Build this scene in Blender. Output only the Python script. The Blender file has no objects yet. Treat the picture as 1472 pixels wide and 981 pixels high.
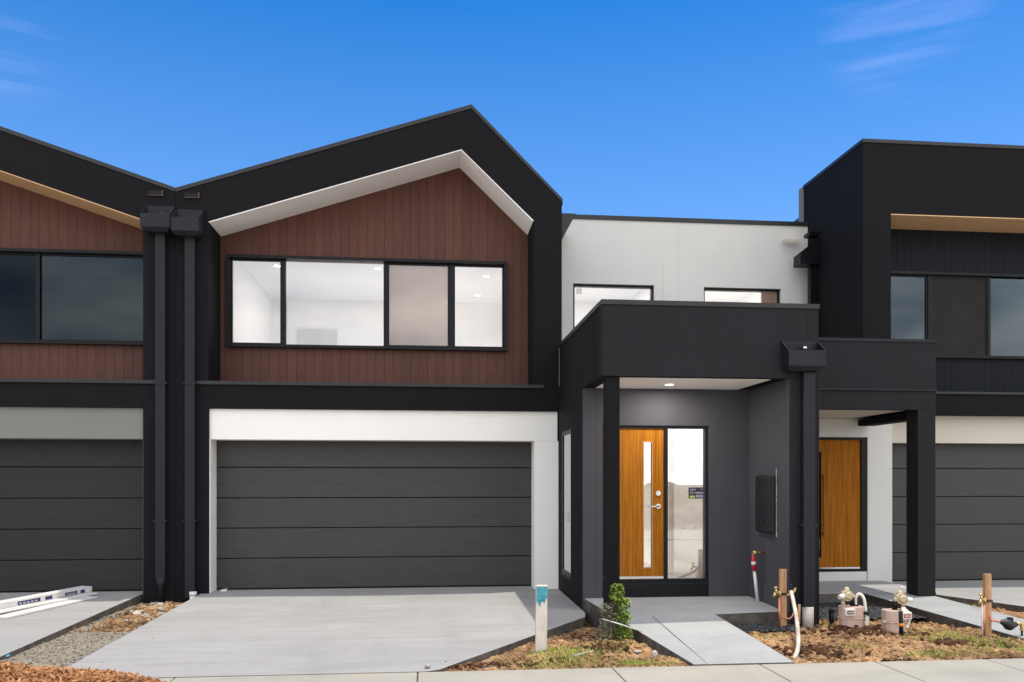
import bpy, bmesh, math, random
from mathutils import Vector, noise, Matrix
from mathutils.geometry import tessellate_polygon
R = math.radians
random.seed(7)
scene = bpy.context.scene
col = scene.collection

# ------------------------------------------------------------------ camera
F_PX, TH = 1190.0, math.atan(.1017)
cam_d = bpy.data.cameras.new('camera')
cam_d.sensor_width = 36; cam_d.lens = 36*F_PX/1472
cam_d.shift_y = (695-490.5)/1472; cam_d.clip_end = 3000; cam_d.clip_start = .05
cam = bpy.data.objects.new('camera', cam_d); col.objects.link(cam)
cam.location = (0, 0, 1.6); cam.rotation_euler = (R(90), 0, -TH)
scene.camera = cam

# ------------------------------------------------------------------ sun, sky, exposure
SUN_EL, SUN_AZ = R(79), R(74)           # azimuth from +y (behind the houses) towards +x (right)
sun_d = bpy.data.lights.new('sun', 'SUN'); sun_d.energy = 2.3; sun_d.angle = R(.6); sun_d.color = (1, .93, .82)
sun = bpy.data.objects.new('sun', sun_d); col.objects.link(sun)
tosun = Vector((math.cos(SUN_EL)*math.sin(SUN_AZ), math.cos(SUN_EL)*math.cos(SUN_AZ), math.sin(SUN_EL)))
sun.rotation_euler = tosun.to_track_quat('Z', 'Y').to_euler()
w = bpy.data.worlds.new('World'); scene.world = w; w.use_nodes = True
nt = w.node_tree; nt.nodes.clear()
def N(t, typ, **kw):
    n = t.nodes.new(typ)
    for k, v in kw.items(): setattr(n, k, v)
    return n
def L(t, a, b): t.links.new(a, b)
sky = N(nt, 'ShaderNodeTexSky', sky_type='NISHITA', sun_disc=False, sun_elevation=SUN_EL, sun_rotation=SUN_AZ,
        altitude=300, air_density=1.0, dust_density=.2, ozone_density=2.5)
hsv = N(nt, 'ShaderNodeHueSaturation'); hsv.inputs['Saturation'].default_value = 1.42; hsv.inputs['Value'].default_value = .80
hsv.inputs['Hue'].default_value = .505
L(nt, sky.outputs[0], hsv.inputs['Color'])
tc = N(nt, 'ShaderNodeTexCoord'); sep = N(nt, 'ShaderNodeSeparateXYZ'); L(nt, tc.outputs['Generated'], sep.inputs[0])
# broken cloud deck over the street side of the sky (behind the camera)
mp = N(nt, 'ShaderNodeMapping'); mp.inputs['Scale'].default_value = (1.6, 1.6, 4.5); L(nt, tc.outputs['Generated'], mp.inputs[0])
cn = N(nt, 'ShaderNodeTexNoise'); cn.inputs['Scale'].default_value = 1.7; cn.inputs['Detail'].default_value = 7; cn.inputs['Roughness'].default_value = .55
L(nt, mp.outputs[0], cn.inputs['Vector'])
side = N(nt, 'ShaderNodeMapRange'); L(nt, sep.outputs['Y'], side.inputs[0])
for i, v in ((1, .25), (2, -.35), (3, 0), (4, 1)): side.inputs[i].default_value = v
dens = N(nt, 'ShaderNodeMapRange'); L(nt, cn.outputs[0], dens.inputs[0])
for i, v in ((1, .30), (2, .55), (3, .45), (4, 1)): dens.inputs[i].default_value = v
mul = N(nt, 'ShaderNodeMath', operation='MULTIPLY'); L(nt, side.outputs[0], mul.inputs[0]); L(nt, dens.outputs[0], mul.inputs[1])
cramp = N(nt, 'ShaderNodeValToRGB'); L(nt, cn.outputs[0], cramp.inputs[0])
cramp.color_ramp.elements[0].position = .35; cramp.color_ramp.elements[0].color = (3.6, 4.1, 5.2, 1)
cramp.color_ramp.elements[1].position = .68; cramp.color_ramp.elements[1].color = (12.6, 12.1, 11.4, 1)
pale = N(nt, 'ShaderNodeMapRange'); L(nt, sep.outputs['Z'], pale.inputs[0])
for i, v in ((1, .50), (2, .26), (3, 0), (4, .36)): pale.inputs[i].default_value = v
mix0 = N(nt, 'ShaderNodeMix', data_type='RGBA'); L(nt, pale.outputs[0], mix0.inputs[0]); L(nt, hsv.outputs[0], mix0.inputs[6]); mix0.inputs[7].default_value = (1.35, 2.35, 4.8, 1)
mix1 = N(nt, 'ShaderNodeMix', data_type='RGBA')
L(nt, mul.outputs[0], mix1.inputs[0]); L(nt, mix0.outputs[2], mix1.inputs[6]); L(nt, cramp.outputs[0], mix1.inputs[7])
# thin high wisps in front
mp2 = N(nt, 'ShaderNodeMapping'); mp2.inputs['Scale'].default_value = (2.4, 2.4, 30); mp2.inputs['Location'].default_value = (.35, .2, 1.1)
L(nt, tc.outputs['Generated'], mp2.inputs[0])
wn = N(nt, 'ShaderNodeTexNoise'); wn.inputs['Scale'].default_value = 1.5; wn.inputs['Detail'].default_value = 6; wn.inputs['Roughness'].default_value = .5
L(nt, mp2.outputs[0], wn.inputs['Vector'])
wr = N(nt, 'ShaderNodeMapRange'); L(nt, wn.outputs[0], wr.inputs[0])
for i, v in ((1, .46), (2, .80), (3, 0), (4, .17)): wr.inputs[i].default_value = v
masks = []
for dv, c0 in (((-.43, .79, .43), .993), ((.640, .65, .425), .992), ((.46, .76, .455), .996)):
    vm = N(nt, 'ShaderNodeVectorMath', operation='DOT_PRODUCT'); L(nt, tc.outputs['Generated'], vm.inputs[0])
    vv = Vector(dv).normalized(); vm.inputs[1].default_value = vv
    r_ = N(nt, 'ShaderNodeMapRange', interpolation_type='SMOOTHSTEP'); L(nt, vm.outputs['Value'], r_.inputs[0])
    for i, v in ((1, c0), (2, .9995), (3, 0), (4, 1)): r_.inputs[i].default_value = v
    masks.append(r_)
mA = N(nt, 'ShaderNodeMath', operation='MAXIMUM'); L(nt, masks[0].outputs[0], mA.inputs[0]); L(nt, masks[1].outputs[0], mA.inputs[1])
mB = N(nt, 'ShaderNodeMath', operation='MAXIMUM'); L(nt, mA.outputs[0], mB.inputs[0]); L(nt, masks[2].outputs[0], mB.inputs[1])
mC = N(nt, 'ShaderNodeMath', operation='MULTIPLY'); L(nt, mB.outputs[0], mC.inputs[0]); L(nt, wr.outputs[0], mC.inputs[1])
mix2 = N(nt, 'ShaderNodeMix', data_type='RGBA'); L(nt, mC.outputs[0], mix2.inputs[0]); L(nt, mix1.outputs[2], mix2.inputs[6])
mix2.inputs[7].default_value = (5.6, 5.2, 8.2, 1)
bg = N(nt, 'ShaderNodeBackground'); bg.inputs[1].default_value = .15
L(nt, mix2.outputs[2], bg.inputs[0])
wo = N(nt, 'ShaderNodeOutputWorld'); L(nt, bg.outputs[0], wo.inputs[0])
scene.view_settings.view_transform = 'Standard'; scene.view_settings.look = 'None'
scene.view_settings.exposure = 0.62; scene.view_settings.gamma = 1
scene.render.engine = 'CYCLES'
scene.cycles.max_bounces = 8; scene.cycles.diffuse_bounces = 5; scene.cycles.transparent_max_bounces = 12

# ------------------------------------------------------------------ pixel -> world helpers (planes / ground heights)
SN, CS = math.sin(TH), math.cos(TH)
def P(u, v, Y):
    a = (u-736)/F_PX; X = Y*(SN+a*CS)/(CS-a*SN); d = X*SN+Y*CS
    return Vector((X, Y, 1.6-(v-695)*d/F_PX))
def G(u, v, Z):
    d = F_PX*(1.6-Z)/(v-695); a = (u-736)/F_PX
    return Vector((a*d*CS+d*SN, -a*d*SN+d*CS, Z))

# ------------------------------------------------------------------ materials
def mat(name, color, rough=.6, metal=0, bump=0, bscale=60, var=0, vscale=3, spec=.5, stretch=(1, 1, 1), detail=6, var2=None, emit=None):
    m = bpy.data.materials.new(name); m.use_nodes = True; t = m.node_tree
    b = t.nodes['Principled BSDF']
    b.inputs['Base Color'].default_value = (*color, 1); b.inputs['Roughness'].default_value = rough
    b.inputs['Metallic'].default_value = metal; b.inputs['Specular IOR Level'].default_value = spec
    if emit: b.inputs['Emission Color'].default_value = (*emit[:3], 1); b.inputs['Emission Strength'].default_value = emit[3]
    tc = N(t, 'ShaderNodeTexCoord'); mp = N(t, 'ShaderNodeMapping'); mp.inputs['Scale'].default_value = stretch
    L(t, tc.outputs['Object'], mp.inputs[0])
    if var:
        n = N(t, 'ShaderNodeTexNoise'); n.inputs['Scale'].default_value = vscale; n.inputs['Detail'].default_value = detail
        n.inputs['Roughness'].default_value = .62
        L(t, mp.outputs[0], n.inputs['Vector'])
        r = N(t, 'ShaderNodeMapRange'); L(t, n.outputs[0], r.inputs[0])
        for i, v in ((1, .28), (2, .72), (3, 0), (4, 1)): r.inputs[i].default_value = v
        mx = N(t, 'ShaderNodeMix', data_type='RGBA'); L(t, r.outputs[0], mx.inputs[0])
        mx.inputs[6].default_value = (*[c*(1-var) for c in color], 1)
        mx.inputs[7].default_value = (*(var2 or [min(1, c*(1+var)) for c in color]), 1)
        L(t, mx.outputs[2], b.inputs['Base Color'])
        rr = N(t, 'ShaderNodeMapRange'); L(t, n.outputs[0], rr.inputs[0])
        for i, v in ((1, .3), (2, .7), (3, max(0, rough-.08)), (4, min(1, rough+.08))): rr.inputs[i].default_value = v
        L(t, rr.outputs[0], b.inputs['Roughness'])
    if bump:
        n2 = N(t, 'ShaderNodeTexNoise'); n2.inputs['Scale'].default_value = bscale; n2.inputs['Detail'].default_value = 4
        L(t, mp.outputs[0], n2.inputs['Vector'])
        bp = N(t, 'ShaderNodeBump'); bp.inputs['Strength'].default_value = bump; bp.inputs['Distance'].default_value = .01
        L(t, n2.outputs[0], bp.inputs['Height']); L(t, bp.outputs[0], b.inputs['Normal'])
    return m
M = {}
M['dark'] = mat('dark_render', (.0070, .0069, .0082), .8, bump=.3, bscale=150, var=.35, vscale=1.1, stretch=(1.6, 1.6, .5), spec=.16)
M['dark2'] = mat('charcoal_render', (.0165, .0160, .0190), .8, bump=.35, bscale=140, var=.28, vscale=1.4, stretch=(1.4, 1.4, .6), spec=.2)
M['porchlit'] = mat('lit_charcoal_render', (.058, .057, .066), .8, bump=.35, bscale=120, var=.14, vscale=1.8, spec=.3)  # charcoal render lightened: the brighter light in the porch is put into the colour
M['flash'] = mat('dark_metal_flashing', (.010, .0115, .015), .5, bump=.05, bscale=8, var=.1, spec=.5)
M['gutter'] = mat('blue_grey_metal', (.0088, .0108, .0155), .55, bump=.04, bscale=12, var=.15, vscale=5, spec=.3)
M['white'] = mat('pale_render', (.66, .66, .63), .8, bump=.2, bscale=150, var=.04, vscale=1.2, spec=.3)
M['cream'] = mat('cream_render', (.58, .54, .46), .8, bump=.2, bscale=150, var=.04, vscale=1.2, spec=.3)
M['greyheader'] = mat('grey_render', (.20, .20, .185), .8, bump=.2, bscale=150, var=.04, vscale=1.2, spec=.3)
M['header'] = mat('bounce_lit_white', (.84, .83, .79), .7, bump=.15, bscale=150, var=.03, vscale=1.2, spec=.3)  # wall white raised so the colour stands in for ground bounce
M['soffit'] = mat('white_soffit', (.93, .92, .90), .6, var=.02, vscale=4, spec=.4)
M['beige'] = mat('beige_soffit', (.62, .40, .22), .6, var=.05, vscale=4, spec=.3)
M['black'] = mat('black_powdercoat', (.0035, .004, .006), .4, spec=.22, var=.1, vscale=9)
M['black_matte'] = mat('black_plastic', (.010, .010, .012), .5, spec=.5, bump=.5, bscale=14, var=.15)
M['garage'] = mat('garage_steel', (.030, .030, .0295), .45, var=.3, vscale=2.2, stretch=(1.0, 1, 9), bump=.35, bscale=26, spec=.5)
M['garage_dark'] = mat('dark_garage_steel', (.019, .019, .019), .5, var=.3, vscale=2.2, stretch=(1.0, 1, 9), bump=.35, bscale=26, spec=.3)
M['oak'] = None
M['silver'] = mat('brushed_steel', (.62, .62, .62), .3, metal=1, var=.05)
M['blind'] = mat('roller_blind', (.52, .45, .38), .8, bump=.1, bscale=400, var=.02)
M['darkblind'] = mat('dark_roller_blind', (.013, .0115, .0115), .9, bump=.1, bscale=400, var=.05)
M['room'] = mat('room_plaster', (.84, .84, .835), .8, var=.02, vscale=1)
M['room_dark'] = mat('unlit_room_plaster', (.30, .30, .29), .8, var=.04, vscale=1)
M['lamp'] = mat('lit_downlight', (.9, .9, .88), .5, emit=(1, .95, .85, 6))
M['roof'] = mat('roof_steel', (.03, .032, .037), .4, var=.1)
M['concrete'] = mat('new_concrete', (.325, .330, .338), .75, bump=.25, bscale=70, var=.14, vscale=1.1, stretch=(.55, 1.5, 1), detail=9, spec=.35)
M['porchcon'] = mat('porch_concrete', (.33, .345, .35), .75, bump=.2, bscale=80, var=.10, vscale=1.8, detail=8, spec=.35)
M['oldcon'] = mat('footpath_concrete', (.39, .365, .305), .85, bump=.5, bscale=110, var=.13, vscale=2.4, detail=9, spec=.3, var2=(.43, .415, .37))
M['soil'] = mat('red_soil', (.115, .048, .020), .95, bump=1.0, bscale=45, var=.6, vscale=3.2, detail=10, spec=.15, var2=(.50, .30, .155))
M['clod'] = mat('soil_clod', (.125, .052, .024), .95, bump=.9, bscale=60, var=.6, vscale=3.2, spec=.15, var2=(.56, .345, .18))
M['gravel'] = mat('crushed_rock', (.15, .125, .095), .9, bump=.9, bscale=60, var=.6, vscale=55, detail=5, spec=.3, var2=(.42, .37, .29))
M['darkgravel'] = mat('dark_gravel', (.03, .031, .033), .9, bump=1.0, bscale=60, var=.6, vscale=60, detail=5, spec=.3, var2=(.09, .09, .092))
M['stone'] = mat('pale_stone', (.42, .40, .36), .85, var=.3, vscale=9, bump=.4)
M['asphalt'] = mat('asphalt', (.05, .05, .052), .85, bump=.5, bscale=120, var=.2, vscale=8)
M['dirt'] = mat('bare_dirt', (.34, .25, .16), .95, bump=.6, bscale=5, var=.3, vscale=.4, detail=10, var2=(.44, .35, .24))
M['bouncedirt'] = mat('pale_bounce_ground', (.50, .43, .34), .95, bump=.6, bscale=9, var=.12, vscale=.8, detail=10)  # unseen verge and road, made pale to bounce light up to the soffits
M['grass'] = mat('grass_blade', (.20, .27, .045), .6, var=.45, vscale=5, var2=(.48, .56, .10), spec=.3)
M['leaf'] = mat('green_leaf', (.10, .20, .03), .45, var=.5, vscale=9, var2=(.30, .42, .05), spec=.4)
M['dryleaf'] = mat('dry_leaf', (.14, .15, .09), .7, var=.4, vscale=9, var2=(.26, .24, .17), spec=.2)
M['twig'] = mat('twig', (.16, .11, .07), .8, var=.2)
M['chip'] = mat('bark_chip', (.34, .13, .05), .8, var=.45, vscale=6, var2=(.62, .33, .15), spec=.25, bump=.4)
M['timber'] = mat('stake_timber', (.46, .235, .10), .75, var=.35, vscale=5, stretch=(6, 6, 1), bump=.3, bscale=30, var2=(.60, .36, .18))
M['fence_wood'] = mat('fence_timber', (.60, .42, .27), .85, var=.2, vscale=3, stretch=(6, 6, 1))
M['copper'] = mat('copper', (.72, .30, .18), .4, metal=.85, var=.2, vscale=20)
M['brass'] = mat('brass', (.62, .46, .20), .35, metal=.9, var=.2, vscale=20)
M['rust'] = mat('rusty_metal', (.12, .065, .035), .7, var=.3, vscale=20)
M['pvc'] = mat('white_pvc', (.72, .70, .66), .45, var=.08, vscale=8)
M['dirtyhose'] = mat('dusty_hose', (.46, .38, .28), .6, var=.25, vscale=6, var2=(.66, .62, .55))
M['red'] = mat('red_tape', (.45, .012, .03), .45, var=.25, vscale=20)
M['meter'] = mat('meter_paint', (.55, .40, .32), .5, var=.08, vscale=7, spec=.4)
M['meter2'] = mat('regulator_paint', (.50, .42, .28), .55, var=.15, vscale=12, bump=.3, bscale=40)
M['metered'] = mat('meter_cream_plastic', (.70, .66, .58), .45, var=.1, vscale=9)
M['orange'] = mat('orange_tape', (.85, .26, .02), .5, var=.1)
M['stakewhite'] = mat('whitewashed_timber', (.66, .60, .53), .8, var=.14, vscale=6, stretch=(4, 4, 1), bump=.3, bscale=30)
M['bluepaint'] = mat('blue_sprayed_paint', (.02, .24, .42), .55, var=.45, vscale=14, var2=(.08, .46, .52))
M['foam'] = mat('white_cornice_pack', (.60, .58, .56), .7, var=.1, vscale=3)
M['navy'] = mat('navy_print', (.02, .02, .10), .6, var=.15)
M['paleprint'] = mat('pale_print', (.48, .48, .55), .6)
M['green'] = mat('card_green', (.36, .52, .08), .5)
M['purple'] = mat('card_purple', (.022, .012, .030), .5)
M['lilac'] = mat('card_lilac', (.30, .27, .36), .5)
M['overspray'] = mat('pale_overspray', (.16, .16, .17), .85, var=.4, vscale=18)

def concrete(name, base, stain, s_amt, streak):
    m = bpy.data.materials.new(name); m.use_nodes = True; t = m.node_tree; b = t.nodes['Principled BSDF']
    tc = N(t, 'ShaderNodeTexCoord')
    def noise_(scale, st, det, lo, hi, rough=.6):
        mp = N(t, 'ShaderNodeMapping'); mp.inputs['Scale'].default_value = st; L(t, tc.outputs['Object'], mp.inputs[0])
        n = N(t, 'ShaderNodeTexNoise'); n.inputs['Scale'].default_value = scale; n.inputs['Detail'].default_value = det; n.inputs['Roughness'].default_value = rough
        L(t, mp.outputs[0], n.inputs['Vector']); r = N(t, 'ShaderNodeMapRange'); L(t, n.outputs[0], r.inputs[0])
        for i, v in ((1, lo), (2, hi), (3, 0), (4, 1)): r.inputs[i].default_value = v
        return r
    def mixc(a, bcol, fac, amt=1):
        mu = N(t, 'ShaderNodeMath', operation='MULTIPLY'); L(t, fac.outputs[0], mu.inputs[0]); mu.inputs[1].default_value = amt
        mx = N(t, 'ShaderNodeMix', data_type='RGBA'); L(t, mu.outputs[0], mx.inputs[0])
        if isinstance(a, tuple): mx.inputs[6].default_value = a
        else: L(t, a.outputs[2], mx.inputs[6])
        mx.inputs[7].default_value = bcol; return mx
    k = lambda f: (*[c*f for c in base], 1)
    c = mixc(k(.90), k(1.08), noise_(1.0, (.6, 1.4, 1), 8, .3, .7))
    c = mixc(c, k(.80), noise_(2.2, streak, 9, .50, .74), .9)
    c = mixc(c, k(1.16), noise_(160, (1, 1, 1), 2, .55, .75), .5)
    c = mixc(c, k(.70), noise_(90, (1, 1, 1), 3, .62, .8), .6)
    c = mixc(c, (*stain, 1), noise_(1.7, (1, 1.3, 1), 6, .60, .80), s_amt)
    c = mixc(c, k(.78), noise_(.9, (1.3, .35, 1), 10, .52, .70, .7), .7)
    c = mixc(c, k(1.12), noise_(3.5, (1, 1, 1), 10, .55, .72, .75), .6)
    c = mixc(c, k(.50), noise_(14, (1, 1, 1), 3, .72, .80), .8)
    L(t, c.outputs[2], b.inputs['Base Color']); b.inputs['Roughness'].default_value = .78; b.inputs['Specular IOR Level'].default_value = .3
    n2 = N(t, 'ShaderNodeTexNoise'); n2.inputs['Scale'].default_value = 90; n2.inputs['Detail'].default_value = 5; L(t, tc.outputs['Object'], n2.inputs['Vector'])
    bp = N(t, 'ShaderNodeBump'); bp.inputs['Strength'].default_value = .3; bp.inputs['Distance'].default_value = .004
    L(t, n2.outputs[0], bp.inputs['Height']); L(t, bp.outputs[0], b.inputs['Normal']); return m
M['concrete'] = concrete('new_concrete', (.322, .316, .306), (.25, .21, .16), .6, (.25, 3.2, 1))
M['porchcon'] = concrete('porch_concrete', (.335, .342, .338), (.30, .28, .25), .25, (.8, 1.6, 1))
M['oldcon'] = concrete('footpath_concrete', (.355, .335, .285), (.50, .30, .14), .55, (.6, 1.2, 1))
def oak():
    m = bpy.data.materials.new('oak_veneer'); m.use_nodes = True; t = m.node_tree; b = t.nodes['Principled BSDF']
    tc = N(t, 'ShaderNodeTexCoord'); mp = N(t, 'ShaderNodeMapping'); mp.inputs['Scale'].default_value = (9, 9, .35)
    L(t, tc.outputs['Object'], mp.inputs[0])
    n = N(t, 'ShaderNodeTexNoise'); n.inputs['Scale'].default_value = 4; n.inputs['Detail'].default_value = 7; n.inputs['Roughness'].default_value = .6
    n.inputs['Distortion'].default_value = .6
    L(t, mp.outputs[0], n.inputs['Vector'])
    cr = N(t, 'ShaderNodeValToRGB'); L(t, n.outputs[0], cr.inputs[0])
    e = cr.color_ramp.elements
    e[0].position = .30; e[0].color = (.20, .062, .002, 1); e[1].position = .70; e[1].color = (.43, .160, .012, 1)
    k = e.new(.5); k.color = (.32, .110, .006, 1)
    L(t, cr.outputs[0], b.inputs['Base Color']); b.inputs['Roughness'].default_value = .65; b.inputs['Specular IOR Level'].default_value = .12
    return m
M['oak'] = oak()

def cladmat(name, c0, c1, pitch=.135, spec=.3):
    m = bpy.data.materials.new(name); m.use_nodes = True; t = m.node_tree; b = t.nodes['Principled BSDF']
    tc = N(t, 'ShaderNodeTexCoord'); s = N(t, 'ShaderNodeSeparateXYZ'); L(t, tc.outputs['Object'], s.inputs[0])
    d = N(t, 'ShaderNodeMath', operation='DIVIDE'); L(t, s.outputs['X'], d.inputs[0]); d.inputs[1].default_value = pitch
    fr = N(t, 'ShaderNodeMath', operation='FRACT'); L(t, d.outputs[0], fr.inputs[0])
    pp = N(t, 'ShaderNodeMath', operation='PINGPONG'); L(t, fr.outputs[0], pp.inputs[0]); pp.inputs[1].default_value = .5
    g = N(t, 'ShaderNodeMapRange'); L(t, pp.outputs[0], g.inputs[0])
    for i, v in ((1, 0), (2, .035), (3, 0), (4, 1)): g.inputs[i].default_value = v
    fl = N(t, 'ShaderNodeMath', operation='FLOOR'); L(t, d.outputs[0], fl.inputs[0])
    wn = N(t, 'ShaderNodeTexWhiteNoise', noise_dimensions='1D'); L(t, fl.outputs[0], wn.inputs['W'])
    mp = N(t, 'ShaderNodeMapping'); mp.inputs['Scale'].default_value = (5, 5, .6); L(t, tc.outputs['Object'], mp.inputs[0])
    n = N(t, 'ShaderNodeTexNoise'); n.inputs['Scale'].default_value = 4; n.inputs['Detail'].default_value = 5; L(t, mp.outputs[0], n.inputs['Vector'])
    a = N(t, 'ShaderNodeMath', operation='MULTIPLY_ADD'); L(t, wn.outputs[0], a.inputs[0]); a.inputs[1].default_value = .35
    L(t, n.outputs[0], a.inputs[2])
    mx = N(t, 'ShaderNodeMix', data_type='RGBA'); mx.inputs[6].default_value = (*c0, 1); mx.inputs[7].default_value = (*c1, 1)
    r = N(t, 'ShaderNodeMapRange'); L(t, a.outputs[0], r.inputs[0])
    for i, v in ((1, .35), (2, 1.0), (3, 0), (4, 1)): r.inputs[i].default_value = v
    L(t, r.outputs[0], mx.inputs[0]); L(t, mx.outputs[2], b.inputs['Base Color'])
    bp = N(t, 'ShaderNodeBump'); bp.inputs['Distance'].default_value = .009; bp.inputs['Strength'].default_value = .7
    L(t, g.outputs[0], bp.inputs['Height']); L(t, bp.outputs[0], b.inputs['Normal']); b.inputs['Roughness'].default_value = .6
    b.inputs['Specular IOR Level'].default_value = spec
    return m
M['clad'] = cladmat('red_brown_cladding', (.076, .029, .020), (.112, .043, .030))
M['clad_dark'] = cladmat('dark_cladding', (.0055, .0075, .0115), (.0075, .010, .015), .12, .15)

def fabric(name, c):
    m = bpy.data.materials.new(name); m.use_nodes = True; t = m.node_tree; b = t.nodes['Principled BSDF']; b.inputs['Base Color'].default_value = (*c, 1)
    b.inputs['Roughness'].default_value = .8; tr = N(t, 'ShaderNodeBsdfTranslucent'); tr.inputs[0].default_value = (*c, 1)
    mx = N(t, 'ShaderNodeMixShader'); mx.inputs[0].default_value = .45; o = t.nodes['Material Output']
    L(t, b.outputs[0], mx.inputs[1]); L(t, tr.outputs[0], mx.inputs[2]); L(t, mx.outputs[0], o.inputs[0]); return m
M['blind'] = fabric('roller_blind_fabric', (.60, .485, .40)); M['sheer'] = fabric('white_sheer_fabric', (.85, .82, .76))
def glass(name, refl=1.0, tint=(.96, .955, .955), ior=1.5, gcol=(1, 1, 1)):
    m = bpy.data.materials.new(name); m.use_nodes = True; t = m.node_tree; t.nodes.clear()
    o = N(t, 'ShaderNodeOutputMaterial'); mx = N(t, 'ShaderNodeMixShader'); tr = N(t, 'ShaderNodeBsdfTransparent'); gl = N(t, 'ShaderNodeBsdfGlossy')
    tr.inputs[0].default_value = (*tint, 1); gl.inputs['Roughness'].default_value = .005; gl.inputs['Color'].default_value = (*gcol, 1)
    fr = N(t, 'ShaderNodeFresnel'); fr.inputs[0].default_value = ior
    mu = N(t, 'ShaderNodeMath', operation='MULTIPLY'); L(t, fr.outputs[0], mu.inputs[0]); mu.inputs[1].default_value = refl
    mu.use_clamp = True
    n = N(t, 'ShaderNodeTexNoise'); n.inputs['Scale'].default_value = 1.2; bp = N(t, 'ShaderNodeBump'); bp.inputs['Strength'].default_value = .02
    L(t, n.outputs[0], bp.inputs['Height']); L(t, bp.outputs[0], gl.inputs['Normal'])
    L(t, mu.outputs[0], mx.inputs[0]); L(t, tr.outputs[0], mx.inputs[1]); L(t, gl.outputs[0], mx.inputs[2]); L(t, mx.outputs[0], o.inputs[0])
    return m
M['glass'] = glass('clear_glass', 2.0)
M['glass_right'] = glass('bluish_glass', 1.55, (.30, .34, .37), gcol=(.82, .95, 1))
M['glass_entry'] = glass('reflective_glass', 7, (.85, .84, .82))
M['glass_dark'] = glass('tinted_glass', .85, (.30, .34, .37), gcol=(.78, .95, 1))

# ------------------------------------------------------------------ mesh helpers
def finish(bm, name, m, parent=None, smooth=False, bevel=0):
    bmesh.ops.recalc_face_normals(bm, faces=bm.faces)
    me = bpy.data.meshes.new(name); bm.to_mesh(me); bm.free()
    if smooth:
        for p in me.polygons: p.use_smooth = True
    me.materials.append(M[m] if isinstance(m, str) else m)
    o = bpy.data.objects.new(name, me); col.objects.link(o)
    if parent: o.parent = parent; o.matrix_parent_inverse = Matrix.Translation(-parent.location) if parent.type == 'EMPTY' and parent.parent is None else Matrix.Identity(4)
    if bevel:
        b = o.modifiers.new('bevel', 'BEVEL'); b.material = -1; b.width = bevel; b.segments = 2; b.limit_method = 'ANGLE'
    return o
def abox(bm, x0, x1, y0, y1, z0, z1):
    vs = [bm.verts.new((x, y, z)) for x in (x0, x1) for y in (y0, y1) for z in (z0, z1)]
    for f in ((0, 1, 3, 2), (4, 6, 7, 5), (0, 4, 5, 1), (2, 3, 7, 6), (0, 2, 6, 4), (1, 5, 7, 3)):
        bm.faces.new([vs[i] for i in f])
    return vs
def boxes(name, bl, m, parent=None, bevel=0):
    bm = bmesh.new()
    for b in bl: abox(bm, *b)
    return finish(bm, name, m, parent, bevel=bevel)
def box(name, x0, x1, y0, y1, z0, z1, m, parent=None, bevel=0): return boxes(name, [(x0, x1, y0, y1, z0, z1)], m, parent, bevel)
def panel(name, outer, holes, d0, d1, m, parent=None, axis='Y', bevel=0):
    """a flat wall with openings: outline in (x,z) (axis Y) or (y,z) (axis X), from d0 to d1"""
    bm = bmesh.new(); edges = []
    def pt(a, b, d): return (a, d, b) if axis == 'Y' else (d, a, b)
    for loop in [outer]+holes:
        vs = [bm.verts.new(pt(a, b, d0)) for a, b in loop]
        edges += [bm.edges.new((vs[i], vs[(i+1) % len(vs)])) for i in range(len(vs))]
    r = bmesh.ops.triangle_fill(bm, use_beauty=True, use_dissolve=False, edges=edges)
    fs = [g for g in r['geom'] if isinstance(g, bmesh.types.BMFace)]
    ex = bmesh.ops.extrude_face_region(bm, geom=fs)
    dv = (0, d1-d0, 0) if axis == 'Y' else (d1-d0, 0, 0)
    bmesh.ops.translate(bm, vec=dv, verts=[g for g in ex['geom'] if isinstance(g, bmesh.types.BMVert)])
    # keep the original faces as the other side
    return finish(bm, name, m, parent, bevel=bevel)
def rect(a0, a1, b0, b1): return [(a0, b0), (a1, b0), (a1, b1), (a0, b1)]
def ring(name, outer, inner, y0, y1, m, parent=None, close=False):
    bm = bmesh.new(); n = len(outer)
    A = [[bm.verts.new((x, y, z)) for x, z in pts] for y in (y0, y1) for pts in (outer, inner)]
    of, inf, ob, ib = A
    for i in range(n if close else n-1):
        j = (i+1) % n
        bm.faces.new((of[i], of[j], inf[j], inf[i])); bm.faces.new((ob[i], ob[j], ib[j], ib[i]))
        bm.faces.new((of[i], of[j], ob[j], ob[i])); bm.faces.new((inf[i], inf[j], ib[j], ib[i]))
    if not close:
        for i in (0, n-1): bm.faces.new((of[i], inf[i], ib[i], ob[i]))
    return finish(bm, name, m, parent)
M['slabedge'] = mat('dark_slab_edge', (.075, .068, .060), .9, bump=.6, bscale=60, var=.5, vscale=6, spec=.2, var2=(.16, .14, .12))  # darker material for the vertical sides of the concrete slabs
def slab(name, pts, th, m, parent=None, bevel=0):
    """pts: list of (x,y,z) around the edge; solid of thickness th below"""
    bm = bmesh.new(); a = [bm.verts.new(p) for p in pts]; b = [bm.verts.new((p[0], p[1], p[2]-th)) for p in pts]
    if len(pts) == 4: tri = [(0, 1, 2, 3)]
    else: tri = tessellate_polygon([[Vector((p[0], p[1], 0)) for p in pts]])
    for q in tri: bm.faces.new([a[i] for i in q]); bm.faces.new([b[i] for i in q][::-1])
    for i in range(len(pts)): j = (i+1) % len(pts); bm.faces.new((a[i], a[j], b[j], b[i])).material_index = 1
    o = finish(bm, name, m, parent, bevel=bevel)
    o.data.materials.append(M['slabedge'] if m in ('concrete', 'porchcon') else M[m]); return o
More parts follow.
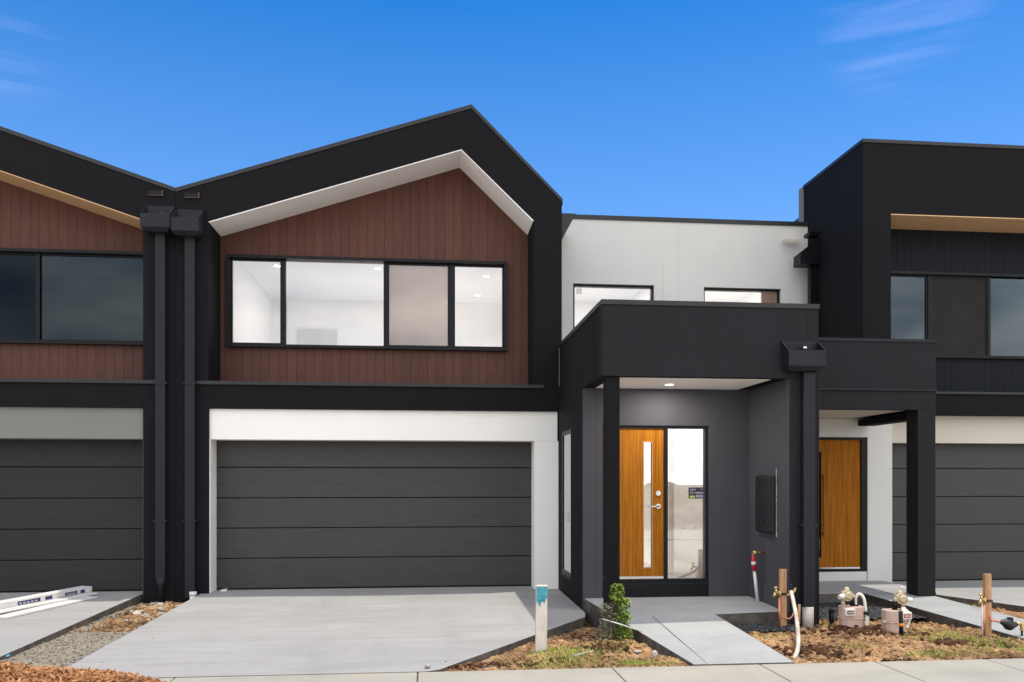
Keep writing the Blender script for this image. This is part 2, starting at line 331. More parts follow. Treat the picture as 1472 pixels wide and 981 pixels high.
def tube(bm, pts, r, n=12, cap=True):
    pts = [Vector(p) for p in pts]; rs = r if isinstance(r, (list, tuple)) else [r]*len(pts)
    t = [(pts[min(i+1, len(pts)-1)]-pts[max(i-1, 0)]).normalized() for i in range(len(pts))]
    up = Vector((0, 0, 1)) if abs(t[0].z) < .9 else Vector((1, 0, 0))
    u = t[0].cross(up).normalized(); rings = []
    for i, p in enumerate(pts):
        u = (u-t[i]*u.dot(t[i])).normalized(); v = t[i].cross(u)
        rings.append([bm.verts.new(p+(u*math.cos(2*math.pi*k/n)+v*math.sin(2*math.pi*k/n))*rs[i]) for k in range(n)])
    for a, b in zip(rings, rings[1:]):
        for k in range(n): bm.faces.new((a[k], a[(k+1) % n], b[(k+1) % n], b[k]))
    if cap: bm.faces.new(rings[0][::-1]); bm.faces.new(rings[-1])
def tubes(name, lst, m, parent=None, n=12):
    bm = bmesh.new()
    for pts, r in lst: tube(bm, pts, r, n)
    o = finish(bm, name, m, parent)
    for p in o.data.polygons: p.use_smooth = len(p.vertices) == 4
    return o
def curve(pts, k=6):
    pts = [Vector(p) for p in pts]; out = []
    for i in range(len(pts)-1):
        p0, p1, p2, p3 = pts[max(i-1, 0)], pts[i], pts[i+1], pts[min(i+2, len(pts)-1)]
        for j in range(k):
            s = j/k; out.append(.5*((2*p1)+(p2-p0)*s+(2*p0-5*p1+4*p2-p3)*s*s+(3*p1-p0-3*p2+p3)*s**3))
    return out+[pts[-1]]
def thing(name, label, cat, loc=(0, 0, 0), group=None):
    o = bpy.data.objects.new(name, None); col.objects.link(o); o.location = loc; o.empty_display_size = .2
    o['label'] = label; o['category'] = cat
    if group: o['group'] = group
    return o
def tag(o, label, cat, group=None, kind=None):
    o['label'] = label; o['category'] = cat
    if group: o['group'] = group
    if kind: o['kind'] = kind
    return o
def struct(o, label=None):
    o['kind'] = 'structure'
    if label: o['label'] = label
    return o

# ================================================================== LARGE STRUCTURE
# gable profile of the middle house, and its mirror image for the house on the left
PX = -3.625                                          # party line between left and middle houses
O = [(PX+.003, -.2), (PX+.003, 5.86), (.65, 7.26), (2.02, 5.90), (2.02, 3.69)]
I = [(-3.17, -.2), (-3.17, 5.40), (.50, 6.60), (1.59, 5.57), (1.59, 3.69)]
FY, CY, GY = 12.4, 13.1, 12.8                        # frame front, cladding, garage door
def room(parent, x0, x1, y0, y1, z0, z1, m='room', lamp=None, door=None, gap=None):
    bm = bmesh.new(); t = .06
    abox(bm, x0-t, x1+t, y1, y1+t, z0-t, z1+t)
    if gap:
        abox(bm, x0-t, x0, y0, gap[0], z0-t, z1+t); abox(bm, x0-t, x0, gap[1], y1-.002, z0-t, z1+t)
        abox(bm, x0-t, x0, gap[0], gap[1], gap[3], z1+t)
    else: abox(bm, x0-t, x0, y0, y1-.002, z0-t, z1+t)
    abox(bm, x1, x1+t, y0, y1-.002, z0-t, z1+t)
    abox(bm, x0+.002, x1-.002, y0, y1-.002, z0-t, z0); abox(bm, x0+.002, x1-.002, y0, y1-.002, z1, z1+t)
    o = finish(bm, 'room_lining', m, parent)
    if door:
        box('doorway', door[0], door[1], y1-.05, y1-.003, z0+.003, door[2], 'foam', o)
    if lamp:
        d = bpy.data.lights.new('room_light_fill', 'AREA'); d.shape = 'RECTANGLE'; d.size = (x1-x0)*.7; d.size_y = (y1-y0)*.6
        d.energy = lamp; d.color = (1, .97, .95)
        d.energy = lamp*.5
        for zz, rx in ((z1-.03, 0), (z0+.05, math.pi)):  # lower one is an added upward fill without a fitting, evens out the room
            l = bpy.data.objects.new('room_light_fill', d); col.objects.link(l); l.location = ((x0+x1)/2, (y0+y1)/2, zz); l.rotation_euler = (rx, 0, 0); l.parent = o
    return o
def downlight(parent, x, y, z, r=.045):
    o = tubes('downlight', [([(x, y, z-.006), (x, y, z)], r)], 'lamp', parent, 20)
    tubes('trim_ring', [([(x, y, z-.003), (x, y, z+.003)], r*1.25)], 'soffit', o, 20)
    return o
def sash_window(parent, x0, x1, z0, z1, y, mull, fill, frame='black', sur=.045, gm='glass', proud=.10, thin=.03, sill=True):
    """framed window in a wall whose face is at y: outer frame box proud of it, mullions at mull, panes by kind"""
    fr = ring('window', rect(x0, x1, z0, z1), rect(x0+sur, x1-sur, z0+sur, z1-sur), y-proud, y+.12, frame, parent, True)
    xs = [x0+sur]+list(mull)+[x1-sur]
    for i, mx in enumerate(mull):
        box('mullion', mx-.028, mx+.028, y-.01, y+.06, z0+sur, z1-sur, frame, fr)
    for i in range(len(xs)-1):
        a, b = xs[i]+(.028 if i else 0), xs[i+1]-(.028 if i+1 < len(xs)-1 else 0)
        if fill[i] != 'fixed':
            ring('sash', rect(a, b, z0+sur, z1-sur), rect(a+thin, b-thin, z0+sur+thin, z1-sur-thin), y+.005, y+.045, frame, fr, True)
        if fill[i] == 'darkblind': box('screen', a+.012, b-.012, y+.012, y+.020, z0+sur+.01, z1-sur-.01, 'darkblind', fr); continue
        box('pane', a+thin*.6, b-thin*.6, y+.025, y+.031, z0+sur+thin*.5, z1-sur-thin*.5, gm, fr)
        if fill[i] == 'blind': box('blind', a+.01, b-.01, y+.065, y+.069, z0+sur, z1-sur, 'blind', fr)
    return fr
def garage_door(parent, x0, x1, z1, y, gm='garage'):
    root = boxes('garage_door', [(x0-.05, x1+.05, y+.06, y+.10, -.02, z1+.1)], 'black', parent)
    zs = [z1+.05, 1.84, 1.38, .925, .47, .012]
    for a, b in zip(zs, zs[1:]):
        boxes('door_panel', [(x0-.03, x1+.03, y, y+.045, b+.006, a-.006)], gm, root, bevel=.006)
    box('bottom_seal', x0-.03, x1+.03, y+.005, y+.04, -.02, .012, 'black', root)
    return root

def gable_house(root, mirror, mull, fill, x0w, x1w, gm, soff, header):
    mx = (lambda x: 2*PX-x) if mirror else (lambda x: x)
    def bx(name, a, b, *r, **k): a, b = sorted((mx(a), mx(b))); return box(name, a, b, *r, **k)
    o = [(mx(x), z) for x, z in O]; i = [(mx(x), z) for x, z in I]
    ring('portal_frame', o, i, FY, CY+.12, 'dark', root)
    # capping along the gable top
    cap_o = [(mx(x), z) for x, z in ((PX+.003, 5.872), (.652, 7.274), (2.032, 5.908), (2.032, 5.82))]
    cap_i = [(mx(x), z) for x, z in ((PX+.003, 5.815), (.648, 7.213), (2.022, 5.86), (2.022, 5.82))]
    ring('gable_capping', cap_o, cap_i, FY-.012, CY+.2, 'flash', root)
    # soffit lining under the raked part of the frame
    so = [(mx(x), z) for x, z in ((-3.172, 5.402), (.50, 6.602), (1.592, 5.572))]
    si = [(mx(x), z) for x, z in ((-3.160, 5.388), (.50, 6.586), (1.580, 5.556))]
    ring('soffit_lining', so, si, FY+.004, CY-.002, soff, root)
    # cladding with the window opening
    c = [(mx(x), z) for x, z in ((-3.168, 3.06), (-3.168, 5.40), (.50, 6.60), (1.588, 5.57), (1.588, 3.06))]
    panel('cladding', c, [rect(*sorted((x0w+.02, x1w-.02)), 3.72, 5.07)], CY, CY+.10, 'clad', root)
    sash_window(root, x0w, x1w, 3.69, 5.10, CY-.02, mull, fill, gm=gm, proud=.075)
    # beam above the garage with its ledge flashing
    bx('garage_beam', -3.168, 1.588, FY, CY-.01, 2.69, 3.05, 'dark', root)
    bx('garage_beam', 1.590, 1.978, FY+.002, CY-.01, 2.69, 3.685, 'dark', root)
    bx('ledge_flashing', -3.42, 1.74, FY-.03, FY-.002, 3.035, 3.085, 'flash', root)
    # garage surround
    bx('garage_header', -3.168, 1.96, 12.45, 12.78, 2.24, 2.688, header, root, bevel=.004)
    bx('garage_jamb', -3.168, -3.150, 12.45, 12.79, -.12, 2.238, header, root)
    bx('garage_jamb', 1.605, 1.975, 12.45, 12.79, -.12, 2.238, header, root)
    a, b = sorted((mx(-3.15), mx(1.615)))
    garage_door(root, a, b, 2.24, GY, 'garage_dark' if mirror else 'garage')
    # body behind: shell walls and roof
    bo = [(mx(x), z) for x, z in ((PX+.006, -.2), (PX+.006, 5.80), (.65, 7.20), (2.015, 5.84), (2.015, -.2))]
    bi = [(mx(x), z) for x, z in ((PX+.16, -.2), (PX+.16, 5.70), (.64, 7.04), (1.86, 5.75), (1.86, -.2))]
    ring('roof', bo, bi, CY+.13, 23, 'roof', root)
    panel('rear_wall', bo, [], 22.9, 22.98, 'white', root)

def rainhead(root, x0, x1, zt, zb, y0, y1, zfront, xo, hole=True, m='gutter'):
    """open topped box with a sloping cheek on each side, back plate and front plate"""
    t = .006; bm = bmesh.new()
    abox(bm, x0, x1, y1-t, y1, zb, zt)                       # back plate
    abox(bm, x0, x1, y0, y0+t, zb, zfront)                   # front plate
    abox(bm, x0+t, x1-t, y0+t, y1-t, zb, zb+t)               # floor
    for x in (x0, x1-t):
        v = [[bm.verts.new((xx, y, z)) for y, z in ((y0+t, zb), (y1-t, zb), (y1-t, zt), (y0+t, zfront))] for xx in (x, x+t)]
        bm.faces.new(v[0]); bm.faces.new(v[1][::-1])
        for k in range(4): j = (k+1) % 4; bm.faces.new((v[0][k], v[0][j], v[1][j], v[1][k]))
    # tapered underside
    xa, xb = x0+(x1-x0)*.12, x1-(x1-x0)*.12
    tp = [bm.verts.new(p) for p in ((x0+.003, y0+.003, zb-.001), (x1-.003, y0+.003, zb-.001), (x1-.003, y1-.003, zb-.001), (x0+.003, y1-.003, zb-.001))]
    bt = [bm.verts.new(p) for p in ((xa, y0+.06, zb-.05), (xb, y0+.06, zb-.05), (xb, y1-.003, zb-.05), (xa, y1-.003, zb-.05))]
    for k in range(4): j = (k+1) % 4; bm.faces.new((tp[k], tp[j], bt[j], bt[k]))
    bm.faces.new(bt)
    o = finish(bm, 'rainhead', m, root)
    if hole:
        bm = bmesh.new()
        pts = [(xo+.045*math.cos(a), y1-t-.004, zfront+.045+.045*math.sin(a)) for a in [2*math.pi*k/20 for k in range(21)]]
        tube(bm, pts, .006, 6); finish(bm, 'outlet_ring', 'rust', o)
    return o

# ---- middle house
mid = thing('townhouse', 'middle townhouse with black gable, red-brown cladding and narrow-windowed orange timber front door', 'house', (-.8, 12.4, 0))
gable_house(mid, False, (-2.21, -.66, .37), ('sash', 'fixed', 'blind', 'sash'), -3.06, 1.25, 'glass', 'soffit', 'header')
r = room(mid, -3.15, 1.55, CY+.13, 17.2, 3.15, 5.34, lamp=34, door=(-2.62, -1.85, 4.72))
for x, y in ((-2.58, 14.55), (-.86, 14.55), (1.05, 14.9), (.98, 16.4)): downlight(r, x, y, 5.335, .055)

# porch box: side wall with slot window, canopy front, nib wall, door wall
panel('porch_side_wall', [(10.5, -.2), (12.59, -.2), (12.59, 2.685), (12.395, 2.685), (12.395, 3.68), (9.452, 3.68), (9.452, 2.83), (10.5, 2.83)],
      [rect(11.35, 12.2, .27, 2.36)], 1.98, 2.15, 'dark', mid, axis='X')
fr = None
bm = bmesh.new()
for b in ((1.985, 2.008, 11.352, 11.42, .272, 2.358), (1.985, 2.02, 12.11, 12.198, .272, 2.358), (1.985, 2.02, 11.42, 12.11, .272, .33), (1.985, 2.02, 11.42, 12.11, 2.30, 2.358)): abox(bm, *b)
sw = finish(bm, 'slot_window', 'black', mid)
box('pane', 1.997, 2.000, 11.42, 12.11, .33, 2.30, 'glass', sw)
box('blind', 2.0215, 2.0235, 11.352, 12.198, .272, 2.358, 'sheer', sw)
boxes('window_lock', [(1.988, 1.996, 11.60, 11.72, 1.06, 1.18)], 'silver', sw)
boxes('window_reveal', [(1.974, 1.979, 11.33, 11.352, .25, 2.38), (1.974, 1.979, 11.352, 12.198, .25, .272)], 'gutter', mid)
box('canopy_fascia', 1.98, 4.56, 9.3, 9.45, 2.83, 3.68, 'dark2', mid)
boxes('canopy_capping', [(1.97, 4.568, 9.285, 9.46, 3.645, 3.70), (1.966, 2.16, 9.462, 12.39, 3.645, 3.70)], 'flash', mid)
box('canopy_roof', 2.16, 4.55, 9.46, 14.28, 3.1, 3.2, 'roof', mid)
box('porch_ceiling', 2.152, 4.04, 9.452, 10.498, 2.826, 2.86, 'soffit', mid)
boxes('ceiling_border', [(4.042, 4.198, 9.452, 10.498, 2.828, 2.88)], 'dark', mid)
downlight(mid, 2.98, 10.02, 2.825, .05)
d = bpy.data.lights.new('porch_light', 'AREA'); d.shape = 'DISK'; d.size = .10; d.energy = 14; d.color = (1, .95, .88)
l = bpy.data.objects.new('porch_light', d); col.objects.link(l); l.location = (2.98+.8, 10.02-12.4, 2.81); l.parent = mid
box('nib_wall', 4.206, 4.56, 9.3, 12.6, -.2, 2.828, 'dark2', mid)
box('nib_lit_face', 4.198, 4.2055, 9.302, 10.499, -.1, 2.826, 'porchlit', mid)  # thin face over the nib wall carrying the lightened porch colour
boxes('upper_party_wall', [(4.2, 4.56, 9.46, 14.28, 2.84, 3.64)], 'dark', mid)
boxes('panel_joint', [(4.43, 4.437, 9.2965, 9.2995, 2.83, 3.64)], 'black', mid)
panel('porch_wall', [(2.152, -.1), (4.198, -.1), (4.198, 2.825), (2.152, 2.825)], [rect(2.24, 3.655, .05, 2.35)], 10.5, 10.66, 'porchlit', mid)
panel('porch_wall', [(1.98, -.1), (2.150, -.1), (2.150, 2.825), (1.98, 2.825)], [], 10.492, 10.4995, 'porchlit', mid)
box('porch_post', 2.035, 2.195, 9.34, 9.50, .05, 2.829, 'dark', mid, bevel=.004)
# front door unit
fd = ring('door_frame', rect(2.24, 3.652, .30, 2.348), rect(2.255, 3.615, .355, 2.315), 10.53, 10.63, 'black', mid, True)
box('door_mullion', 3.065, 3.115, 10.535, 10.625, .355, 2.315, 'black', fd)
box('door_step', 2.241, 3.652, 10.52, 10.66, .05, .298, 'black', mid); box('step_trim', 2.242, 3.650, 10.512, 10.519, .285, .300, 'gutter', mid)
dl = panel('front_door', rect(2.258, 3.062, .39, 2.312), [rect(2.80, 2.905, .50, 2.135)], 10.555, 10.60, 'oak', mid)
boxes('panel_groove', [(2.515, 2.519, 10.5525, 10.5545, .39, 2.312), (2.68, 2.683, 10.5530, 10.5545, .39, 2.312)], 'twig', dl)
boxes('glazing_bead', [(2.79, 2.80, 10.548, 10.556, .49, 2.145), (2.905, 2.915, 10.548, 10.556, .49, 2.145), (2.80, 2.905, 10.548, 10.556, .49, .50), (2.80, 2.905, 10.548, 10.556, 2.135, 2.145)], 'timber', dl)
box('door_glass', 2.80, 2.905, 10.575, 10.58, .50, 2.135, 'glass_entry', dl)
box('kick_strip', 2.258, 3.062, 10.55, 10.60, .356, .388, 'silver', dl)
tubes('deadlock', [([(2.99, 10.54, 1.47), (2.99, 10.556, 1.47)], .033), ([(2.99, 10.53, 1.47), (2.99, 10.541, 1.47)], .015)], 'silver', dl, 20)
tubes('door_handle', [([(2.99, 10.54, 1.30), (2.99, 10.556, 1.30)], .033), ([(2.99, 10.50, 1.30), (2.99, 10.541, 1.30)], .012), ([(2.995, 10.503, 1.30), (2.875, 10.503, 1.295)], .010)], 'silver', dl, 16)
sl = box('sidelight', 3.116, 3.614, 10.575, 10.581, .356, 2.314, 'glass_entry', mid)
# card stuck inside the sidelight
cd = box('window_card', 3.405, 3.606, 10.5725, 10.5742, 1.40, 1.545, 'purple', sl)
boxes('card_print', [(3.425, 3.50, 10.5712, 10.5720, 1.51, 1.525), (3.43, 3.44, 10.5712, 10.5720, 1.455, 1.50), (3.455, 3.466, 10.5712, 10.5720, 1.455, 1.50),
      (3.49, 3.60, 10.5712, 10.5720, 1.465, 1.485), (3.50, 3.60, 10.5712, 10.5720, 1.415, 1.447), (3.57, 3.585, 10.5712, 10.5720, 1.515, 1.53)], 'lilac', cd)
boxes('card_print', [(3.42, 3.487, 10.5713, 10.5721, 1.412, 1.437)], 'green', cd)
r = room(mid, 2.215, 4.19, 10.67, 15.5, .32, 2.75, lamp=30, gap=(11.3, 12.25, .26, 2.4))
box('hall_wall', 3.36, 3.43, 11.3, 15.48, .322, 2.748, 'room', r)
box('hall_door', 3.46, 4.0, 14.2, 14.25, .322, 2.4, 'soffit', r)
# meter box set in the nib wall, with overspray around it
mb = boxes('meter_box', [(4.15, 4.199, 9.66, 10.16, .99, 1.70)], 'black_matte', mid, bevel=.015)
boxes('box_lid', [(4.135, 4.149, 9.675, 10.145, 1.005, 1.685)], 'black_matte', mb, bevel=.01)
bm = bmesh.new(); n = 70; rnd = random.Random(3); pr = None
for k in range(n+1):
    z = .95+.83*k/n; ya = 9.652+rnd.uniform(-.002, .002); yb = 9.640-abs(rnd.gauss(0, .007))-(.05*rnd.random() if k < 5 else 0)
    cu = [bm.verts.new((4.196, ya, z)), bm.verts.new((4.196, yb, z))]
    if pr: bm.faces.new((pr[0], pr[1], cu[1], cu[0]))
    pr = cu
finish(bm, 'mortar_smear', 'stone', mid)
bm = bmesh.new()
bm.free()
for z in (1.12, 1.60):
    bm = bmesh.new(); tube(bm, curve([(4.133, 10.10-.42*k/7, z+.015*math.sin(k*2.1+z*9)) for k in range(8)], 3), .003, 5)
    finish(bm, 'film_wrinkle', 'black_matte', mb)
# capped brass fitting out of the nib wall
tubes('wall_fitting', [([(4.199, 10.0, .735), (4.08, 9.97, .735)], .016), ([(4.10, 9.975, .735), (4.03, 9.955, .735)], .026)], 'brass', mid)
# white upper walls behind the canopy
panel('upper_wall', [(2.02, 3.0), (4.415, 3.0), (4.415, 6.26), (2.02, 6.26)], [rect(2.53, 3.98, 3.5, 5.10)], 14.3, 14.45, 'white', mid)
boxes('wall_capping', [(2.035, 4.415, 14.28, 14.47, 6.225, 6.30)], 'flash', mid)
box('control_joint', 4.14, 4.148, 14.2975, 14.2995, 3.2, 5.55, 'cream', mid)
wnd = sash_window(mid, 2.535, 3.975, 3.505, 5.095, 14.36, (), ('fixed',), sur=.03, proud=.0)
box('window_sticker', 2.60, 2.70, 14.380, 14.383, 4.93, 5.03, 'soffit', wnd)
room(mid, 2.1, 4.3, 14.46, 17.5, 3.3, 5.5, lamp=18)
boxes('flat_roof', [(2.02, 4.41, 14.46, 23, 6.0, 6.1), (2.02, 4.41, 22.9, 22.98, 0, 6.0)], 'roof', mid)
panel('eave_gutter', [(2.022, 5.55), (2.20, 5.62), (2.40, 5.99), (2.022, 5.99)], [], 13.3, 14.27, 'flash', mid)
# the rainheads, overflow scuppers and downpipes on the middle house side
def valley_water(root, x0, x1, xs0, xs1, zt, xd, zsc):
    rainhead(root, x0, x1, zt, zt-.38, 12.13, 12.395, zt-.19, (x0+x1)/2+.02)
    sc = boxes('overflow_scupper', [(xs0, xs1, 12.388, 12.3995, zsc-.045, zsc+.03)], 'black', root)
    boxes('scupper_lip', [(xs0, xs1, 12.37, 12.387, zsc-.047, zsc-.040), (xs1-.012, xs1, 12.37, 12.387, zsc-.04, zsc+.032)], 'rust', sc)
    dp = boxes('downpipe', [(xd-.07, xd+.07, 12.30, 12.385, .25 if xd < -3.7 else -.05, zt-.42)], 'gutter', root, bevel=.008)
    for z in (3.02, 1.05): boxes('pipe_bracket', [(xd-.095, xd+.095, 12.292, 12.398, z, z+.03)], 'gutter', dp)
    return dp
valley_water(mid, -3.615, -3.235, -3.50, -3.29, 5.56, -3.405, 5.775)
# nib rainhead and downpipe
rh = rainhead(mid, 4.10, 4.545, 3.265, 2.945, 9.08, 9.297, 3.125, 4.3, hole=False)
boxes('scupper', [(4.16, 4.40, 9.2885, 9.2905, 3.03, 3.22)], 'black', rh)
boxes('overflow_spout', [(4.33, 4.37, 9.20, 9.287, 3.165, 3.185)], 'silver', rh)
dp = boxes('downpipe', [(4.335, 4.475, 9.20, 9.285, .16, 2.893)], 'gutter', mid, bevel=.008)
boxes('pipe_bracket', [(4.31, 4.50, 9.192, 9.297, 1.1, 1.13)], 'gutter', dp)
tubes('drain_collar', [([(4.40, 9.235, -.15), (4.40, 9.235, .165)], .065)], 'stone', mid, 16)
boxes('edge_trim', [(4.556, 4.566, 9.292, 9.31, -.1, 2.828)], 'gutter', mid)

# ---- left house (mirror image, darker windows, beige soffit)
left = thing('townhouse', 'left townhouse with black gable, tan soffit and dark reflecting upstairs windows', 'house', (2*PX+.8, 12.4, 0))
gable_house(left, True, (-5.82, -7.1, -7.9), ('fixed', 'fixed', 'fixed', 'sash'), -8.50, -4.18, 'glass_dark', 'beige', 'greyheader')
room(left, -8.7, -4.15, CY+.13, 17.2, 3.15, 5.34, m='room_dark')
valley_water(left, -4.035, -3.632, -4.01, -3.80, 5.60, -3.815, 5.79)
tubes('drain_pipe', [([(-3.815, 12.34, -.2), (-3.815, 12.34, .12), (-3.815, 12.34, .27)], [.035, .04, .085])], 'gutter', left, 16)
box('side_wall', -9.25, -9.2, 13, 23, -.2, 5.8, 'dark', left)

# ---- right house
rt = thing('townhouse', 'right townhouse with boxy flat-topped black upper storey, dark balcony on a square column', 'house', (8.5, 12.4, 0))
X0, X1 = 6.81, 12.6
ring('portal_frame', [(X0, 3.05), (X0, 7.0), (X1, 7.0), (X1, 3.05)], [(7.275, 3.05), (7.275, 5.86), (12.2, 5.86), (12.2, 3.05)], 12.4, CY+.12, 'dark', rt)
box('parapet_wall', X0, X0+.14, CY+.122, 14.45, 3.0, 7.0, 'dark', rt)
boxes('parapet_capping', [(X0-.012, X1, 12.385, 13.3, 6.965, 7.02), (X0-.012, X0+.155, 13.302, 14.47, 6.965, 7.02)], 'flash', rt)
boxes('flashing_strip', [(X0-.03, X0+.10, 14.47, 14.60, 6.27, 6.99)], 'greyheader', rt)
boxes('roof', [(X0+.142, X1, CY+.13, 23, 6.5, 6.6), (X0, X0+.1, 14.61, 23, 0, 6.5), (X1-.1, X1, 13.3, 23, 0, 6.49), (X0+.1, X1-.1, 22.9, 23, 0, 6.49)], 'roof', rt)
box('soffit_lining', 7.278, 12.197, 12.404, CY-.002, 5.842, 5.858, 'beige', rt)
panel('cladding', rect(7.277, 12.198, 3.05, 5.84), [rect(7.50, 11.5, 3.73, 5.10)], CY, CY+.1, 'clad_dark', rt)
sash_window(rt, 7.48, 11.52, 3.70, 5.13, CY-.01, (8.36, 9.42), ('sash', 'darkblind', 'fixed'), gm='glass_right', proud=.06)
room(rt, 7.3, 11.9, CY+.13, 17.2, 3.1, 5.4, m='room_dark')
box('garage_beam', 7.002, X1, FY, CY-.01, 2.69, 3.045, 'dark', rt)
box('ledge_flashing', 7.002, X1, FY-.03, FY-.002, 3.02, 3.055, 'flash', rt)
box('garage_header', 7.36, 12.5, 12.6, 12.78, 2.25, 2.688, 'cream', rt)
# wall round the door
panel('porch_wall', [(4.562, -.1), (7.355, -.1), (7.355, 2.62), (4.562, 2.62)], [rect(5.83, 6.945, .06, 2.33)], 12.5, 12.66, 'white', rt)
box('garage_jamb', 7.20, 7.358, 12.662, 12.79, -.1, 2.62, 'cream', rt)
garage_door(rt, 7.36, 12.3, 2.25, GY)
fd = ring('door_frame', rect(5.835, 6.94, .20, 2.325), rect(5.88, 6.855, .24, 2.29), 12.52, 12.62, 'black', rt, True)
box('door_sill', 5.835, 6.94, 12.51, 12.65, .062, .198, 'white', rt)
d2 = panel('front_door', rect(5.885, 6.85, .27, 2.285), [rect(6.09, 6.20, .42, 2.10)], 12.55, 12.59, 'oak', rt)
box('kick_strip', 5.885, 6.85, 12.545, 12.59, .243, .268, 'silver', d2)
box('door_glass', 6.09, 6.20, 12.565, 12.57, .42, 2.10, 'glass_dark', d2)
boxes('pull_handle', [(6.205, 6.215, 12.50, 12.51, .75, 1.75), (6.205, 6.215, 12.51, 12.55, .8, .82), (6.205, 6.215, 12.51, 12.55, 1.68, 1.70)], 'black', d2)
# balcony box, its underside, edge beam and column
box('balcony_front', 4.565, 6.99, 10.8, 10.95, 2.90, 3.545, 'dark2', rt)
boxes('balcony_capping', [(4.57, 7.00, 10.785, 10.965, 3.545, 3.585)], 'gutter', rt)
boxes('balcony_beam', [(4.565, 6.99, 10.80, 10.95, 2.615, 2.872)], 'dark2', rt)
box('beam_flashing', 4.565, 6.995, 10.775, 10.952, 2.873, 2.899, 'gutter', rt)
box('balcony_side', 6.84, 6.985, 10.952, 12.39, 2.60, 3.545, 'dark2', rt)
box('balcony_floor', 4.565, 6.838, 10.952, 14.28, 2.88, 2.98, 'dark', rt)
box('porch_ceiling', 4.565, 6.70, 10.952, 12.498, 2.625, 2.66, 'cream', rt)
boxes('edge_beam', [(6.73, 6.984, 11.09, 12.40, 2.50, 2.598)], 'dark', rt)
box('column', 6.73, 6.99, 10.802, 11.08, -.1, 2.613, 'dark2', rt, bevel=.004)
tubes('wall_conduit', [([(5.0, 12.49, 2.60), (5.0, 12.0, 2.60)], .01)], 'dark', rt)
panel('upper_wall', [(4.418, 3.0), (6.808, 3.0), (6.808, 6.26), (4.418, 6.26)], [rect(4.885, 6.31, 3.5, 5.09)], 14.3, 14.45, 'white', rt)
boxes('wall_capping', [(4.417, 6.808, 14.28, 14.47, 6.225, 6.30)], 'flash', rt)
wnd = sash_window(rt, 4.89, 6.305, 3.505, 5.085, 14.36, (), ('fixed',), sur=.03, proud=.0)
box('cardboard_panel', 5.98, 6.27, 14.42, 14.425, 4.0, 5.05, 'blind', wnd)
room(rt, 4.7, 6.6, 14.46, 17.5, 3.3, 5.5, lamp=18)
boxes('flat_roof', [(4.42, 6.80, 14.6, 23, 6.0, 6.1), (4.42, 6.80, 22.9, 22.98, 0, 6.0)], 'roof', rt)
# rainhead on the dark side wall
bm = bmesh.new()
t = .006
prof = [(6.806, 5.42), (6.45, 5.42), (6.45, 5.60), (6.806, 5.88)]
for y in (13.82, 14.09):
    a = [bm.verts.new((x, y, z)) for x, z in prof]; b = [bm.verts.new((x, y+t, z)) for x, z in prof]
    bm.faces.new(a); bm.faces.new(b[::-1])
    for k in range(4): j = (k+1) % 4; bm.faces.new((a[k], a[j], b[j], b[k]))
abox(bm, 6.45, 6.456, 13.827, 14.089, 5.42, 5.60); abox(bm, 6.457, 6.806, 13.827, 14.089, 5.42, 5.426)
abox(bm, 6.62, 6.806, 13.85, 14.05, 5.93, 5.99)
finish(bm, 'rainhead', 'black', rt)
boxes('overflow_spout', [(6.32, 6.60, 14.18, 14.25, 5.93, 5.95), (6.32, 6.60, 14.17, 14.179, 5.90, 5.95)], 'cream', rt)
boxes('downpipe', [(6.67, 6.80, 13.9, 14.0, 3.0, 5.419)], 'black', rt)

# ------------------------------------------------------------------ ground
gp = G
struct(slab('ground', [(-900, -900, -.32), (900, -900, -.32), (900, 1500, -.32), (-900, 1500, -.32)], .5, 'dirt'))
struct(slab('road', [(-120, -11, -.262), (120, -11, -.262), (120, -4, -.262), (-120, -4, -.262)], .05, 'bouncedirt'))
struct(slab('kerb', [(-120, -3.99, -.14), (120, -3.99, -.14), (120, -3.7, -.13), (-120, -3.7, -.13)], .17, 'oldcon'))
struct(slab('verge', [(-120, -3.69, -.14), (120, -3.69, -.14), (120, 5.74, -.115), (-120, 5.74, -.115)], .17, 'bouncedirt'))
# footpath bays with open joints between them
joints = [-14, -12, -10, -8, -6.1, -3.9, -2.2, -.09, 1.69, 3.1, 4.24, 5.37, 7.2, 9, 10.8, 12.6, 14.4]
bm = bmesh.new()
for a, b in zip(joints, joints[1:]): abox(bm, a+.006, b-.006, 5.75, 7.5, -.24, -.1)
struct(finish(bm, 'footpath', 'oldcon', bevel=.006))
bm = bmesh.new(); abox(bm, -14, 14.4, 5.75, 7.49, -.24, -.118)
struct(finish(bm, 'footpath_joint_filler', 'soil'))
# driveways and paths: true slabs standing proud of the garden beds
E1 = G(862, 880, .0); E1 = (2.0, 10.2)
struct(slab('driveway', [(-3.30, 7.515, -.098), (-.02, 7.515, -.098), (.10, 7.56, -.095), (1.92, 10.0, -.035), (1.975, 10.3, -.03), (1.975, 12.79, .0), (-3.165, 12.79, .0), (-3.165, 12.39, .0), (-3.28, 12.39, .0)], .20, 'concrete', bevel=.004))
struct(slab('left_driveway', [(-4.12, 7.515, -.098), (-4.12, 12.79, 0), (-9.0, 12.79, 0), (-9.0, 7.515, -.098)], .14, 'concrete'))
struct(slab('right_driveway', [(9.48, 7.515, -.098), (13, 7.515, -.098), (13, 12.79, 0), (7.36, 12.79, 0), (7.36, 11.36, -.02), (7.92, 10.33, -.045)], .2, 'concrete'))
struct(slab('entry_path', [(2.47, 7.515, -.09), (3.45, 7.515, -.09), (3.35, 9.42, .065), (4.198, 9.42, .085), (4.198, 10.515, .12), (2.0, 10.515, .12)], .34, 'porchcon', bevel=.005))
